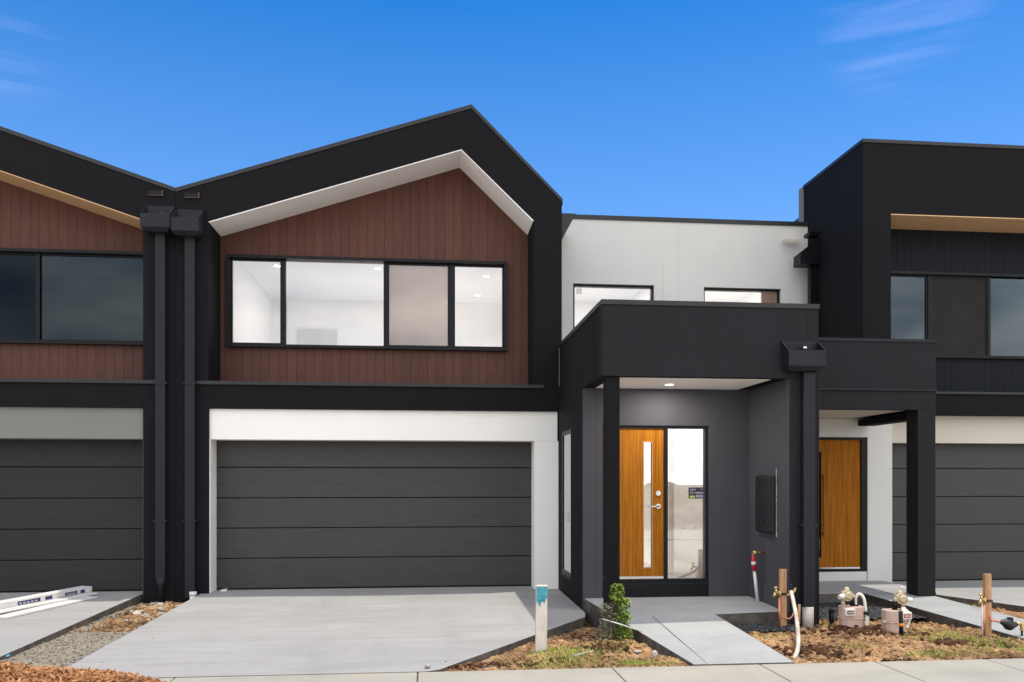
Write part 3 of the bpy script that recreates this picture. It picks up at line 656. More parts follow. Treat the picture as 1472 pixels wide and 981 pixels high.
struct(slab('path_joint', [(2.60, 7.52, -.0885), (2.605, 7.52, -.0885), (2.593, 9.4, .0665), (2.588, 9.4, .0665)], .003, 'asphalt'))
struct(slab('right_porch', [(4.565, 11.10, .05), (7.19, 11.10, .05), (7.19, 12.49, .055), (4.565, 12.49, .055)], .3, 'porchcon'))
struct(slab('right_path', [(6.43, 7.515, -.095), (7.40, 7.515, -.095), (7.15, 9.2, -.04), (6.99, 10.7, .035), (6.99, 11.095, .048), (6.12, 11.095, .048)], .28, 'porchcon', bevel=.005))

def bed(name, poly, hf, m, step=.035, amp=.03, fine=.012):
    """ground mesh over a polygon (point in polygon test), height from hf plus fractal roughness"""
    xs = [p[0] for p in poly]; ys = [p[1] for p in poly]
    def inside(x, y):
        c = False; n = len(poly)
        for i in range(n):
            x1, y1 = poly[i]; x2, y2 = poly[(i+1) % n]
            if (y1 > y) != (y2 > y) and x < (x2-x1)*(y-y1)/(y2-y1)+x1: c = not c
        return c
    bm = bmesh.new(); V = {}
    def vert(i, j):
        if (i, j) not in V:
            x, y = min(xs)+i*step, min(ys)+j*step
            p = Vector((x, y, 0))
            z = hf(x, y)+amp*noise.fractal(p*3.1, 1, 2, 4)+fine*noise.fractal(p*17, 1, 2, 3)
            V[i, j] = bm.verts.new((x, y, z))
        return V[i, j]
    for i in range(int((max(xs)-min(xs))/step)+1):
        for j in range(int((max(ys)-min(ys))/step)+1):
            if inside(min(xs)+(i+.5)*step, min(ys)+(j+.5)*step):
                bm.faces.new((vert(i, j), vert(i+1, j), vert(i+1, j+1), vert(i, j+1)))
    o = finish(bm, name, m, smooth=True); struct(o)
    return lambda x, y: hf(x, y)+amp*noise.fractal(Vector((x, y, 0))*3.1, 1, 2, 4)
def bump2(x, y, cx, cy, r, h): return h*math.exp(-((x-cx)**2+(y-cy)**2)/(r*r))
def lerp(a, b, t): t = max(0, min(1, t)); return a+(b-a)*t
h1 = lambda x, y: lerp(-.125, -.145, (y-7.5)/1.0)+bump2(x, y, 1.5, 8.15, .38, .05)+bump2(x, y, 1.9, 8.6, .35, .07)-max(0, y-9)*.03
hA = bed('garden_soil', [(-.2, 7.5), (2.6, 7.5), (2.3, 9.4), (2.3, 10.6), (1.9, 10.6), (1.5, 10.1)], h1, 'soil', .020, .03, .026)
h2 = lambda x, y: lerp(-.115, -.085, (y-7.5)/1.5)+bump2(x, y, 4.6, 8.6, .5, .03)+bump2(x, y, 5.3, 8.0, .4, .03)-bump2(x, y, 6.1, 9.6, .5, .05)-bump2(x, y, 5.6, 10.0, .6, .03)
hB = bed('front_garden_soil', [(3.3, 7.5), (6.6, 7.5), (6.4, 9.9), (4.5, 9.9), (3.3, 9.0)], h2, 'soil', .022, .036, .028)
h3 = lambda x, y: -.09+.0*x
hC = bed('dark_gravel_bed', [(3.3, 8.75), (3.6, 8.9), (4.3, 9.1), (4.3, 9.6), (3.3, 9.6)], lambda x, y: -.052, 'darkgravel', .02, .012, .014)
hD = bed('porch_gravel_bed', [(4.56, 9.75), (6.4, 9.75), (6.3, 11.15), (4.56, 11.15)], lambda x, y: -.075, 'darkgravel', .025, .02, .014)
hE = bed('gravel_strip', [(-4.25, 7.4), (-3.2, 7.4), (-3.2, 12.5), (-4.25, 12.5)], lambda x, y: lerp(-.13, -.12, (y-7.5)/4.5)+bump2(x, y, -3.7, 11.2, .5, .02), 'gravel', .028, .014, .012)
hF = bed('right_garden_soil', [(6.95, 9.0), (7.1, 7.5), (9.6, 7.5), (8.0, 10.35), (7.45, 11.4), (6.9, 11.4)], lambda x, y: -.13, 'soil', .035, .02, .016)

# ------------------------------------------------------------------ loose matter (uncountable)
def ico(sub):
    bm = bmesh.new(); bmesh.ops.create_icosphere(bm, subdivisions=sub, radius=1)
    v = [tuple(x.co) for x in bm.verts]; f = [tuple(y.index for y in x.verts) for x in bm.faces]; bm.free(); return v, f
ICO = {1: ico(1), 2: ico(2)}
def from_lists(name, V, F, m):
    me = bpy.data.meshes.new(name); me.from_pydata(V, [], F); me.update()
    me.materials.append(M[m]); o = bpy.data.objects.new(name, me); col.objects.link(o); return o
def scatter_lumps(name, n, fn, r0, r1, m, label, flat=.7, seed=1):
    rnd = random.Random(seed); V = []; F = []
    for k in range(n):
        x, y, z = fn(rnd); r = r0+(r1-r0)*rnd.random()**3; tv, tf = ICO[1 if r < .03 else 2]
        sx, sy, sz = r*rnd.uniform(.7, 1.5), r*rnd.uniform(.7, 1.3), r*flat*rnd.uniform(.6, 1.2)
        a = rnd.random()*6.3; ca, sa = math.cos(a), math.sin(a); tl = rnd.uniform(-.5, .5); b0 = len(V); j = .30*r
        for p in tv:
            px, py, pz = p[0]*sx+rnd.uniform(-j, j), p[1]*sy+rnd.uniform(-j, j), p[2]*sz+rnd.uniform(-j, j)
            pz += px*tl
            V.append((x+px*ca-py*sa, y+px*sa+py*ca, z+r*.2+pz))
        F += [tuple(b0+i for i in f) for f in tf]
    o = from_lists(name, V, F, m); tag(o, label, 'soil' if 'soil' in name else 'gravel', kind='stuff'); return o
def rp_tri(rnd):
    while True:
        x, y = rnd.uniform(.1, 2.5), rnd.uniform(7.52, 10)
        if x > .05+(y-7.52)*.76+.05 and x < 2.44-(y-7.5)*.155: return x, y, hA(x, y)
def rp_B(rnd):
    x = rnd.uniform(3.45, 6.4); y = 7.53+2.2*rnd.random()**1.3
    if x < 4.3: y = min(y, 8.9)
    return x, y, hB(x, y)
scatter_lumps('soil_clods', 3600, rp_tri, .004, .030, 'clod', 'loose red soil clods in the triangular bed by the driveway', seed=2)
scatter_lumps('soil_clods', 8500, rp_B, .004, .032, 'clod', 'loose red soil clods in the bed around the gas meters', seed=3)
M['soildark'] = mat('dark_brown_soil', (.045, .020, .011), .95, bump=.9, bscale=60, var=.4, vscale=8, spec=.15, var2=(.13, .062, .033))  # darker brown lumps laid over the paler clods
def rp_darksoil(rnd):
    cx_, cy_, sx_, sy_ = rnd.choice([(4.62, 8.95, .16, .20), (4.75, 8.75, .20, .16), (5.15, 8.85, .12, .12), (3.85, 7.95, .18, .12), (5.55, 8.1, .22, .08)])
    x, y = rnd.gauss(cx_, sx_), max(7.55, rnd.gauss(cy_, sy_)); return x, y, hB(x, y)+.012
def rp_darksoil2(rnd):
    cx_, cy_, sx_, sy_ = rnd.choice([(1.75, 8.3, .22, .12), (1.8, 8.9, .12, .3), (.75, 7.8, .25, .06)])
    x, y = rnd.gauss(cx_, sx_), max(7.55, rnd.gauss(cy_, sy_)); y = min(y, 7.6+(x+.05)*1.15) if x < 1.6 else y
    return x, y, hA(x, y)+.010
scatter_lumps('dark_soil', 1500, rp_darksoil, .006, .035, 'soildark', 'dark soil heaps beside the nearer gas meter', seed=15)
scatter_lumps('dark_soil', 800, rp_darksoil2, .005, .028, 'soildark', 'dark soil between the marker stake and the shrub', seed=16)
scatter_lumps('soil_lumps', 110, rp_B, .02, .06, 'clod', 'larger broken soil lumps around the gas meters', seed=13)
scatter_lumps('soil_lumps', 50, rp_tri, .02, .055, 'clod', 'larger broken soil lumps in the triangular bed', seed=14)
def rp_dark(rnd):
    if rnd.random() < .35: x, y = rnd.uniform(3.38, 4.2), rnd.uniform(8.9, 9.4); return x, y, hC(x, y)
    x, y = rnd.uniform(4.58, 6.15), rnd.uniform(9.7, 11.05); return x, y, hD(x, y)
scatter_lumps('dark_gravel', 2600, rp_dark, .008, .028, 'darkgravel', 'dark crushed rock lying beside the porch slabs', seed=4)
def rp_E(rnd): x, y = rnd.uniform(-4.1, -3.3), 7.5+4.7*rnd.random(); return x, y, hE(x, y)
scatter_lumps('gravel', 3000, rp_E, .005, .02, 'gravel', 'grey crushed rock strip between the two driveways', seed=5)
def rp_E2(rnd): return (lambda x, y: (x, y, hE(x, y)+.01))(rnd.gauss(-3.68, .16), rnd.uniform(10.0, 12.2))
scatter_lumps('soil_rubble', 1300, rp_E2, .005, .036, 'clod', 'brown soil and rubble at the foot of the downpipes', seed=6)
def rp_E3(rnd): return (lambda x, y: (x, y, hE(x, y)+.02))(rnd.gauss(-3.66, .16), rnd.uniform(10.4, 12.2))
scatter_lumps('pale_gravel', 60, rp_E3, .012, .05, 'stone', 'pale stone chips on the brown rubble under the downpipes', flat=.45, seed=8)
def rp_F(rnd): x, y = rnd.uniform(7.1, 8.6), rnd.uniform(8.8, 11.2); return x, y, hF(x, y)
scatter_lumps('soil_clods', 500, rp_F, .008, .04, 'clod', 'loose soil beyond the right hand path', seed=9)
def rp_all(rnd): return rp_B(rnd) if rnd.random() < .65 else rp_tri(rnd)
scatter_lumps('pale_gravel', 230, rp_all, .006, .022, 'stone', 'pale stone chips scattered through the red soil', seed=10)
# dirt crumbs on the driveway corner
def rp_dw(rnd):
    x, y = rnd.gauss(1.45, .35), rnd.gauss(9.9, .5)
    x = min(x, 1.93); y = max(y, 8.0+x*1.1)
    return x, y, -.098+(y-7.515)*.0186
def rp_dw2(rnd): x, y = rnd.uniform(-3.1, 1.6), rnd.uniform(10, 12.6); return x, y, -.098+(y-7.515)*.0186
scatter_lumps('soil_crumbs', 240, rp_dw, .003, .018, 'clod', 'dark soil crumbs on the driveway near the porch corner', flat=.5, seed=11)
scatter_lumps('grit_gravel', 60, lambda r: (lambda x, y: (x, y, -.098+(y-7.515)*.0186))(r.uniform(-3.1, 1.0), r.uniform(7.8, 12.7)), .003, .016, 'twig', 'tiny dark grit specks across the driveway slab', flat=.5, seed=12)

def grass(name, spots, label, seed):
    rnd = random.Random(seed); bm = bmesh.new()
    for cx, cy, rx, ry, n, hf, hh in spots:
        for k in range(n):
            x, y = rnd.gauss(cx, rx), max(7.51, rnd.gauss(cy, ry)); z = hf(x, y)-.005
            a = rnd.random()*6.3; h = hh*rnd.uniform(.4, 1.3); wdt = .0028*rnd.uniform(.7, 1.5); ln = rnd.uniform(.2, .9)*h
            dx, dy = math.cos(a), math.sin(a)
            pts = []
            for s in (0, .5, 1):
                px, py, pz = x+dx*ln*s*s, y+dy*ln*s*s, z+h*s*(1-.25*s)
                ww = wdt*(1-s*.85); pts.append((bm.verts.new((px-dy*ww, py+dx*ww, pz)), bm.verts.new((px+dy*ww, py-dx*ww, pz))))
            for p, q in zip(pts, pts[1:]): bm.faces.new((p[0], p[1], q[1], q[0]))
    o = finish(bm, name, 'grass'); tag(o, label, 'grass', kind='stuff')
grass('grass', [(1.42, 7.95, .17, .14, 900, hA, .06), (1.15, 7.72, .22, .07, 700, hA, .045), (2.02, 7.72, .16, .07, 1000, hA, .045), (1.3, 8.25, .16, .1, 400, hA, .07),
                (1.0, 8.0, .25, .15, 250, hA, .05), (1.9, 8.35, .2, .15, 200, hA, .06)], 'short yellow-green grass in the triangular bed by the driveway', 21)
grass('grass', [(4.95, 7.72, .16, .07, 900, hB, .045), (5.45, 7.75, .2, .08, 500, hB, .04), (5.9, 7.95, .25, .16, 1500, hB, .055), (5.65, 8.35, .25, .2, 1300, hB, .06), (4.4, 8.15, .12, .08, 160, hB, .05),
                (6.25, 7.8, .12, .12, 500, hB, .06), (5.45, 8.75, .3, .12, 500, hB, .06), (4.6, 9.1, .3, .15, 260, hB, .07), (3.7, 8.75, .2, .07, 200, hB, .05)], 'short yellow-green grass around the gas meters', 22)
grass('grass', [(7.35, 10.9, .12, .2, 350, hF, .07), (7.3, 10.2, .1, .25, 150, hF, .05)], 'dark green grass tuft between the right path and its driveway', 23)

# bark chip mound at the left front
rnd = random.Random(31); bm = bmesh.new()
cx, cy, rx, ry, hh = -3.70, 6.65, 1.85, .78, .29
def mound(x, y):
    q = ((x-cx)/rx)**2+((y-cy)/ry)**2
    return -.1+hh*max(0, 1-q)**.75*(1-.10*math.sin(x*4+1))
nx, ny = 60, 30; V = {}
for i in range(nx+1):
    for j in range(ny+1):
        x, y = cx-rx+2*rx*i/nx, cy-ry+2*ry*j/ny; V[i, j] = bm.verts.new((x, y, mound(x, y)-.02))
for i in range(nx):
    for j in range(ny): bm.faces.new((V[i, j], V[i+1, j], V[i+1, j+1], V[i, j+1]))
V2 = []; F2 = []
for k in range(9000):
    while True:
        x, y = rnd.uniform(cx-rx*1.04, cx+rx*1.04), rnd.uniform(cy-ry*1.05, cy+ry*1.05)
        if ((x-cx)/rx)**2+((y-cy)/ry)**2 < 1.08: break
    z = mound(x, y)+rnd.uniform(-.008, .02); ln, wd, th = rnd.uniform(.012, .034), rnd.uniform(.004, .012), rnd.uniform(.001, .004)
    mt = Matrix.Translation((x, y, z)) @ Matrix.Rotation(rnd.random()*6.3, 4, 'Z') @ Matrix.Rotation(rnd.gauss(0, .55), 4, 'Y') @ Matrix.Rotation(rnd.gauss(0, .7), 4, 'X')
    b0 = len(V2); cv = .25*ln*(1 if k % 2 else -1)
    for q in ((-ln, -wd, -th), (-ln, -wd, th), (-ln, wd, -th), (-ln, wd, th), (ln, -wd*.6, -th), (ln, -wd*.6, th), (ln, wd, -th), (ln, wd, th)):
        V2.append(tuple(mt @ (Vector(q)+Vector((0, 0, cv)))))
    F2 += [tuple(b0+i for i in f) for f in ((0, 1, 3, 2), (4, 6, 7, 5), (0, 4, 5, 1), (2, 3, 7, 6), (0, 2, 6, 4), (1, 5, 7, 3))]
me = bpy.data.meshes.new('c'); me.from_pydata(V2, [], F2); bm.from_mesh(me); bpy.data.meshes.remove(me)
chips = finish(bm, 'bark_mulch', 'chip'); tag(chips, 'heaped orange bark chips at the left edge of the footpath', 'mulch', kind='stuff')

# ------------------------------------------------------------------ objects
# whitewashed marker stake with a blue top
b = G(778, 935, -.1); b.z = hA(b.x, b.y)-.05
t = thing('marker_stake', 'white timber marker stake with blue painted top beside the driveway', 'stake', b)
H = .74
box('stake_body', b.x-.058, b.x+.058, b.y, b.y+.05, b.z, b.z+H-.19, 'stakewhite', t, bevel=.004)
bx_ = box('painted_top', b.x-.058, b.x+.058, b.y, b.y+.05, b.z+H-.189, b.z+H, 'stakewhite', t, bevel=.004)
bm = bmesh.new(); n = 14; yy = b.y-.0015
top = [bm.verts.new((b.x-.056+.112*k/n, yy, b.z+H-.012-random.random()*.006)) for k in range(n+1)]
bot = [bm.verts.new((b.x-.056+.112*k/n, yy, b.z+H-.18+.03*math.sin(k*1.1)-random.random()*.02+(.03 if k > 8 else 0))) for k in range(n+1)]
for k in range(n): bm.faces.new((top[k], top[k+1], bot[k+1], bot[k]))
finish(bm, 'blue_paint', 'bluepaint', bx_)
t.rotation_euler = (0, R(.6), 0)

# shrub
def shrub(base):
    rnd = random.Random(5)
    t = thing('shrub', 'small upright shrub, bright green right side and dry grey left side', 'shrub', base)
    st = [([base+Vector((0, 0, -.05)), base+Vector((.01, 0, .3)), base+Vector((-.0, 0, .56))], [.012, .009, .003])]
    for k in range(16):
        a = rnd.random()*6.3; z = rnd.uniform(.05, .42); l = rnd.uniform(.06, .13)
        st.append(([base+Vector((0, 0, z)), base+Vector((math.cos(a)*l*.6, math.sin(a)*l*.6, z+.04)), base+Vector((math.cos(a)*l, math.sin(a)*l, z+.11))], [.004, .003, .001]))
    tubes('stem', st, 'twig', t, 6)
    def leaves(bm, n, fn, sz):
        for k in range(n):
            c = fn(); s = sz*rnd.uniform(.6, 1.3); q = Matrix.Translation(c) @ Matrix.Rotation(rnd.random()*6.3, 4, 'Z') @ Matrix.Rotation(rnd.uniform(-1.1, .3), 4, 'X')
            pts = [(0, 0, 0), (s*.42, s*.5, .12*s), (0, s*1.25, -.05*s), (-s*.42, s*.5, .12*s)]
            vs = [bm.verts.new(q @ Vector(p)) for p in pts]; bm.faces.new((vs[0], vs[1], vs[2])); bm.faces.new((vs[0], vs[2], vs[3]))
    bm = bmesh.new()
    def g():
        z = rnd.random()
        if z > .75: x, r = -.005, .05*(1.2-z)/.45+.014
        else: x, r = .04+.015*z, .088*(1-.5*z)+.01
        a = rnd.random()*6.3; q = r*(math.sqrt(rnd.random())+abs(rnd.gauss(0, .22)))
        return base+Vector((x+q*math.cos(a), q*math.sin(a), .02+z*.60+.02*math.sin(z*23)))
    leaves(bm, 1900, g, .029); finish(bm, 'foliage', 'leaf', t)
    bm = bmesh.new()
    def d():
        z = rnd.random(); a = rnd.random()*6.3; q = .12*(1.15-.6*z)*(math.sqrt(rnd.random())+abs(rnd.gauss(0, .2)))
        return base+Vector((-.095-.015*math.sin(z*9)+q*math.cos(a), q*math.sin(a)-.02, .0+z*.40))
    leaves(bm, 1300, d, .021); finish(bm, 'dry_foliage', 'dryleaf', t)
    return t
sb = Vector((2.02, 8.72, 0)); sb.z = hA(sb.x, sb.y)
shrub(sb)
# thin white stick leaning across it, and a pale stick on the soil
tag(tubes('stick', [([P(866, 890, 8.62), P(893, 898, 8.55), P(926, 909, 8.8)], .006)], 'pvc'), 'thin white stick leaning across the base of the shrub', 'stick')
tag(tubes('stick', [([(1.40, 7.93, hA(1.4, 7.93)+.02), (1.62, 8.02, hA(1.62, 8.02)+.035)], .009)], 'stone'), 'short pale stick lying on the red soil by the marker stake', 'stick')
def chunk(name, c, s, m, label, cat, seed):
    rnd = random.Random(seed); bm = bmesh.new(); bmesh.ops.create_icosphere(bm, subdivisions=2, radius=1)
    for v in bm.verts: v.co = Vector((v.co.x*s[0], v.co.y*s[1], v.co.z*s[2]))*(1+.25*noise.noise(v.co*2.3+Vector((seed, 0, 0))))+Vector(c)
    return tag(finish(bm, name, m), label, cat)
chunk('rubble_stone', (2.22, 7.95, -.085), (.03, .022, .045), 'stone', 'upright pale rubble piece against the entry path edge', 'stone', 3)
chunk('rubble_stone', (2.12, 8.25, -.11), (.045, .03, .012), 'stone', 'flat pale rubble flake behind the upright piece beside the entry path', 'stone', 4)
chunk('rubble_stone', (.55, 7.75, -.12), (.10, .03, .012), 'slabedge', 'flat grey flake in the narrow tip of the triangular bed', 'stone', 6)
chunk('rubble_stone', (-.0, 7.62, -.07), (.03, .03, .02), 'stone', 'small stone at the driveway corner by the footpath', 'stone', 9)

def stake_tap(base, h, w, label, second):
    t = thing('tap_stake', label, 'tap post', base)
    x, y, z = base
    box('stake', x-w/2, x+w/2, y, y+.045, z-.05, z+h, 'timber', t, bevel=.003)
    tubes('copper_pipe', [([(x-w/2-.018, y-.01, z-.05), (x-w/2-.018, y-.01, z+h*.57)], .012)], 'copper', t)
    zt = z+h*.60
    tp = tubes('tap', [([(x-w/2-.018, y-.01, zt-.05), (x-w/2-.018, y-.01, zt+.02)], .017), ([(x-w/2-.018, y-.01, zt), (x-w/2-.075, y-.03, zt)], .016), ([(x-w/2-.075, y-.03, zt+.005), (x-w/2-.095, y-.035, zt-.045)], [.014, .018]),
         ([(x-w/2-.065, y-.028, zt), (x-w/2-.065, y-.028, zt+.05)], [.018, .009])], 'brass', t)
    tubes('tap_handle', [([(x-w/2-.092, y-.028, zt+.06), (x-w/2-.038, y-.028, zt+.06)], .008), ([(x-w/2-.065, y-.028, zt+.045), (x-w/2-.065, y-.028, zt+.075)], .008)], 'brass', tp)
    bm = bmesh.new()
    for dz in (-.012, .0, .012): tube(bm, curve([(x-w/2-.03, y-.024, zt-.03+dz), (x, y-.008, zt-.015-dz), (x+w/2+.004, y-.01, zt-.02+dz), (x+w/2+.006, y+.05, zt-.01), (x, y+.052, zt-.01)], 3), .0035, 6)
    finish(bm, 'tie_wire', 'black', t)
    return t
sbase = Vector((4.15, 9.12, hB(4.15, 9.12)))
sbase = P(1126.5, 897, 9.12); sbase.z = -.05
ts = stake_tap(sbase, .665, .075, 'orange timber stake with brass tap and copper pipe by the porch nib wall', False)
tubes('cross_pipe', [(curve([(sbase.x+.03, 9.10, .32), (sbase.x+.08, 9.09, .335), (sbase.x+.115, 9.09, .37), (sbase.x+.125, 9.09, .405)], 4), .014)], 'brass', ts)
tubes('copper_bend', [(curve([(sbase.x-.02, 9.095, .07), (sbase.x+.06, 9.09, .055), (sbase.x+.105, 9.09, .12), (sbase.x+.12, 9.09, .25)], 5), .008)], 'copper', ts)
hp = thing('hose_pipe', 'dusty white lagged pipe curving from the tap stake down to the footpath edge', 'pipe', G(1143, 947, -.1))
tubes('lagging', [(curve([P(1137, 850, 9.05), P(1142, 872, 8.8), P(1146, 897, 8.45), P(1147.5, 920, 8.1), P(1146, 936, 7.8), G(1141, 948, -.11)], 6), [.021, .022]+[.0215]*26+[.02]*3)], 'dirtyhose', hp, 12)
tubes('pipe_cap', [([P(1137, 850.5, 9.05), P(1136, 842, 9.05)], .018), ([P(1134, 842, 9.05), P(1139, 841, 9.05)], .014)], 'black', hp)
tubes('orange_rim', [([P(1137, 851.5, 9.05), P(1137, 849, 9.05)], .027)], 'copper', hp)
tag(tubes('short_peg', [([P(1148, 897, 9.15), P(1149, 869, 9.2)], .017)], 'timber', n=6), 'short weathered timber peg between tap stake and downpipe', 'peg')
# riser with red cap on the porch slab
rz = thing('riser_pipe', 'upright grey-white riser pipe with red sleeve standing on the porch slab', 'pipe', (4.12, 10.05, .11))
tubes('pipe', [([(4.13, 10.05, .11), (4.085, 10.05, .50)], .02)], 'pvc', rz)
tubes('red_sleeve', [([(4.085, 10.05, .501), (4.073, 10.05, .69)], [.03, .027])], 'red', rz)
tubes('cap', [([(4.073, 10.05, .691), (4.071, 10.05, .715)], .02)], 'silver', rz)
tubes('white_label', [([(4.079, 10.05, .575), (4.076, 10.05, .615)], .0305)], 'pvc', rz)
# second tap stake and water meter at the right edge
s2 = P(1421, 917, 8.55); s2.z = -.10
t2 = stake_tap(s2, .70, .075, 'weathered timber stake with pink-grey tap near the right edge beside the path', True)
tubes('white_conduit', [([(s2.x-.072, 8.55, -.12), (s2.x-.072, 8.55, .29)], .01)], 'pvc', t2)
wm = thing('water_meter', 'corroded dark water meter on a thin pipe at the right frame edge', 'meter', P(1466, 925, 8.35))
Z = lambda u, v: P(u, v, 8.40)
tubes('inlet_pipe', [(curve([Z(1424, 884), Z(1424, 891), Z(1433, 893), Z(1442, 895)], 4), .012)], 'copper', wm)
bm = bmesh.new(); tube(bm, curve([Z(1437, 894), Z(1446, 896), Z(1452, 899), Z(1459, 898), Z(1463, 897)], 4), [.012, .02, .03, .042, .05, .055, .06, .06, .058, .05, .042, .035, .03, .026, .022, .02, .018], 14)
finish(bm, 'meter_body', 'black_matte', wm, smooth=True)
tubes('register_ring', [([Z(1452, 897), Z(1452, 888)], [.036, .03])], 'black', wm, 16)
tubes('outlet_elbow', [(curve([Z(1461, 897), Z(1467, 896), Z(1469, 901), Z(1469, 907)], 4), .02)], 'brass', wm)
tubes('outlet_pipe', [([Z(1469, 905), Z(1469, 929)], .011)], 'black', wm)

# gas meters
def gas_meter(base, label, flip):
    t = thing('gas_meter', label, 'gas meter', base, 'gas meters in the front garden bed')
    x, y, z = base; s = -1 if flip else 1
    def body(z0, z1, w, d, ch, tp=0):
        bm = bmesh.new(); rings = []
        for zz, k in ((z0, 1-tp), (z1, 1)):
            pts = [(-w+ch, -d), (w-ch, -d), (w, -d+ch), (w, d-ch), (w-ch, d), (-w+ch, d), (-w, d-ch), (-w, -d+ch)]
            rings.append([bm.verts.new((x+px*k, y+py*k, zz)) for px, py in pts])
        for k in range(8): j = (k+1) % 8; bm.faces.new((rings[0][k], rings[0][j], rings[1][j], rings[1][k]))
        bm.faces.new(rings[0][::-1]); bm.faces.new(rings[1]); return bm
    lo = finish(body(z-.02, z+.135, .132, .085, .035, .07), 'lower_case', 'meter', t, bevel=.006)
    finish(body(z+.135, z+.148, .142, .095, .035), 'seam_flange', 'meter', t, bevel=.003)
    finish(body(z+.148, z+.275, .132, .085, .035), 'upper_case', 'meter', t, bevel=.008)
    # counter window
    cxm = x-s*.075
    ix = box('index_housing', cxm-.058, cxm+.058, y-.125, y-.086, z+.18, z+.262, 'metered', t, bevel=.008)
    box('index_glass', cxm-.04, cxm+.04, y-.128, y-.1255, z+.20, z+.24, 'black' if not flip else 'red', ix)
    boxes('index_digits', [(cxm-.03+.014*k, cxm-.021+.014*k, y-.1295, y-.1285, z+.21, z+.23) for k in range(5)], 'metered', ix)
    # regulator: pipe up, body with bonnet and side caps
    rx = x-s*.10
    tubes('inlet_pipe', [([(rx, y, z+.27), (rx, y, z+.36)], .022)], 'meter2', t)
    rg = tubes('regulator', [([(rx+s*.035, y+.03, z+.40), (rx+s*.035, y-.05, z+.40)], .062), ([(rx+s*.035, y-.05, z+.40), (rx+s*.035, y-.075, z+.40)], [.05, .03]),
               ([(rx-s*.02, y-.01, z+.40), (rx+s*.12, y-.01, z+.385)], .028), ([(rx+s*.035, y, z+.44), (rx+s*.05, y, z+.49)], [.04, .018]), ([(rx, y, z+.345), (rx, y, z+.385)], .035)], 'meter2', t, 18)
    tubes('valve_cap', [([(rx-s*.015, y-.045, z+.395), (rx-s*.075, y-.05, z+.385)], [.03, .027])], 'pvc', rg, 16)
    tubes('union_nut', [([(rx+s*.105, y-.01, z+.37), (rx+s*.105, y-.01, z+.28)], [.026, .03])], 'black', rg, 8)
    tubes('bonnet_bolts', [([(rx+s*.035+.048*math.cos(a), y-.052, z+.40+.048*math.sin(a)), (rx+s*.035+.048*math.cos(a), y-.06, z+.40+.048*math.sin(a))], .006) for a in [k*math.pi/3 for k in range(6)]], 'brass', rg, 6)
    # U shaped outlet
    ox = x+s*.09
    if not flip:
        tubes('outlet_bend', [(curve([(ox-.045, y-.01, z+.275), (ox-.047, y-.01, z+.36), (ox-.02, y-.02, z+.41), (ox+.015, y-.035, z+.40), (ox+.035, y-.055, z+.34), (ox+.04, y-.075, z+.22)], 6), .017)], 'metered', t)
        tubes('outlet_base', [([(ox-.045, y-.01, z+.272), (ox-.045, y-.01, z+.292)], .032), ([(ox+.04, y-.08, z+.215), (ox+.04, y-.08, z+.19)], .032)], 'black', t, 8)
        box('hanging_tag', ox+.012, ox+.056, y-.120, y-.117, z+.075, z+.165, 'metered', t)
        tubes('side_cap', [([(x+.13, y-.04, z+.15), (x+.175, y-.05, z+.14)], [.028, .018])], 'meter', t)
    else:
        tubes('outlet_bend', [(curve([(x+.05, y-.05, z+.30), (x+.10, y-.07, z+.27), (x+.135, y-.07, z+.22), (x+.12, y-.07, z+.12), (x+.09, y-.08, z+.08)], 6), .017)], 'metered', t)
        tubes('valve_body', [([(x+.05, y-.095, z+.31), (x+.05, y-.095, z+.16)], [.024, .03])], 'metered', t)
        tubes('side_cap', [([(x-.13, y-.04, z+.15), (x-.165, y-.05, z+.14)], [.022, .014])], 'meter', t)
        tubes('lever', [([(rx+s*.02, y, z+.49), (rx+s*.02, y, z+.535), (rx-s*.03, y, z+.50)], .009)], 'pvc', rg)
    return t
m1 = G(1224, 904, -.06); m1.z = hB(m1.x, m1.y)-.01
gas_meter(m1, 'pink-beige gas meter with U-shaped cream pipe and hanging tag, nearer the porch', False)
m2 = G(1286, 907, -.06); m2.z = hB(m2.x, m2.y)-.01
gas_meter(m2, 'pink-beige gas meter behind the black orange-taped pipe, nearer the right path', True)
pb = G(1296, 918, -.09)
pp = thing('marker_pipe', 'short black pipe wound with orange tape in front of the right gas meter', 'pipe', pb)
tubes('pipe', [([(pb.x, pb.y, -.15), (pb.x-.01, pb.y, .205)], .022)], 'black', pp)
tubes('tape_band', [([(pb.x-.0045, pb.y, .045), (pb.x-.005, pb.y, .075)], .0235)], 'orange', pp)
pc = P(1205, 892, 9.2)
tag(tubes('tape_scrap', [(curve([pc, pc+Vector((.03, -.01, .02)), pc+Vector((.06, .0, -.015)), pc+Vector((.08, -.01, .01))], 3), .012)], 'orange', n=6), 'scrap of orange tape on the soil left of the nearer gas meter', 'tape')
pk = P(1202, 893, 9.3)
tag(tubes('drain_stub', [([(pk.x-.03, 9.35, -.12), (pk.x-.03, 9.35, .09)], .03), ([(pk.x-.03, 9.35, .085), (pk.x-.03, 9.35, .11)], .036)], 'black', n=14), 'black capped pipe stub behind the nearer gas meter', 'pipe')
# PVC stub between the downpipes and middle garage
tag(tubes('pvc_stub', [([(-3.335, 12.22, -.16), (-3.335, 12.22, .0)], .045), ([(-3.335, 12.22, 0), (-3.335, 12.22, .05)], .053)], 'pvc', n=18), 'white plastic pipe stub at the foot of the right valley downpipe', 'pipe')

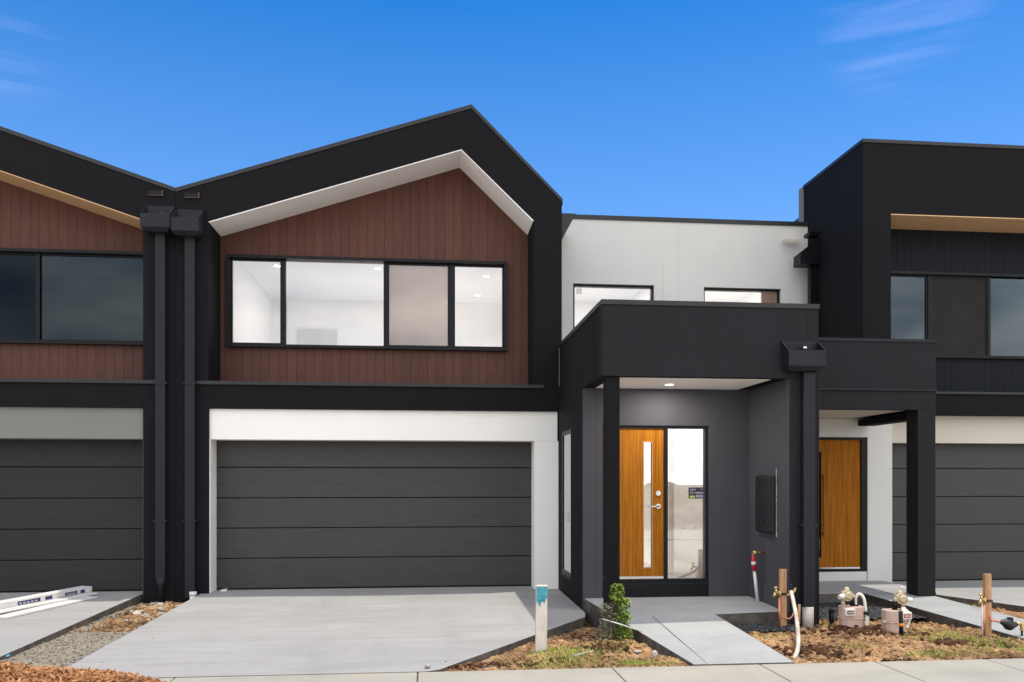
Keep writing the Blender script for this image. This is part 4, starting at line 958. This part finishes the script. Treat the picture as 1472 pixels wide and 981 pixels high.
# packs of cornice lengths lying on the left driveway
def plank(name, a, b, w, z0, z1, m, parent):
    a, b = Vector(a), Vector(b); d = (b-a).normalized(); n = Vector((-d.y, d.x))*w
    bm = bmesh.new(); vs = []
    for z in (z0, z1):
        vs.append([bm.verts.new((p.x, p.y, z+(p.y-7.515)*.0186)) for p in (a, b, b+n, a+n)])
    bm.faces.new(vs[0][::-1]); bm.faces.new(vs[1])
    for k in range(4): j = (k+1) % 4; bm.faces.new((vs[0][k], vs[0][j], vs[1][j], vs[1][k]))
    return finish(bm, name, m, parent, bevel=.003)
zb = -.098
def boardset(name, a, b, w, z, h, label, m='foam'):
    t = thing(name, label, 'packaged boards', (a[0], a[1], zb+(a[1]-7.515)*.0186), 'board lengths on the left driveway')
    plank('board', a, b, w, zb+z, zb+z+h, m, t); return t
boardset('board_length', (-5.05, 10.55), (-4.60, 12.15), .20, .003, .022, 'lowest flat white board, nearest the street, on the left driveway')
boardset('board_length', (-5.45, 10.2), (-4.68, 12.35), .20, .027, .020, 'plain white board lying between the bottom board and the printed pack')
bp_ = boardset('board_pack', (-5.62, 10.3), (-4.80, 12.45), .18, .050, .075, 'white board pack with navy printed blocks on the left driveway')
boardset('board_length', (-6.15, 10.4), (-5.35, 12.0), .07, .012, .05, 'greenish timber length behind the printed pack on the left driveway', 'stone')
A, B = Vector((-5.62, 10.3, 0)), Vector((-4.80, 12.45, 0)); D = (B-A).normalized(); NN = Vector((D.y, -D.x, 0))*.003
for s0, s1 in ((.30, .46), (.50, .64), (1.02, 1.38), (1.46, 1.58), (1.80, 2.02), (2.08, 2.16)):
    bm = bmesh.new()
    for (q, dz0, dz1, off) in ((bm, .008, .052, 1),):
        a, b = A+D*s0+NN, A+D*s1+NN
        z = lambda p, h: zb+.050+h+(p.y-7.515)*.0186
        q.faces.new([q.verts.new(p) for p in ((a.x, a.y, z(a, dz0)), (b.x, b.y, z(b, dz0)), (b.x, b.y, z(b, dz1)), (a.x, a.y, z(a, dz1)))])
    pblk = finish(bm, 'printed_block', 'navy', bp_)
    if s1-s0 > .15:
        bm2 = bmesh.new()
        for k in range(5):
            c = A+D*(s0+.02+(s1-s0-.05)*k/5)+NN*1.7; e = c+D*(s1-s0)*.11
            bm2.faces.new([bm2.verts.new(p) for p in ((c.x, c.y, z(c, .018)), (e.x, e.y, z(e, .018)), (e.x, e.y, z(e, .034)), (c.x, c.y, z(c, .034)))])
        finish(bm2, 'pale_lettering', 'paleprint', pblk)
sc = G(8, 947, -.12)
tag(slab('plastic_scrap', [(sc.x-.02, sc.y, sc.z+.03), (sc.x+.025, sc.y-.01, sc.z+.02), (sc.x+.02, sc.y+.05, sc.z+.03), (sc.x-.015, sc.y+.05, sc.z+.04)], .008, 'bluepaint'), 'small blue and white plastic scrap on the gravel at the left edge', 'litter')
tag(tubes('pebble_lump', [([(-3.05, 12.6, -.0), (-2.95, 12.6, .02)], .025)], 'foam', n=8), 'small pale mortar lump at the left foot of the middle garage door', 'mortar')

# added mound across the road, shaped to give the glass a tan reflection
M['mound'] = mat('added_mound_clay', (.42, .29, .18), .95, bump=.8, bscale=6, var=.35, vscale=1.5, detail=9, var2=(.60, .47, .33))
bed('added_mound', [(-14, -24), (18, -24), (18, -13), (-14, -13)], lambda x, y: -.34+1.85*max(0, 1-((y+18.5)/5.2)**2)*(.8+.2*math.sin(x*.7)+.08*math.sin(x*2.9)), 'mound', .25, .28, .10)
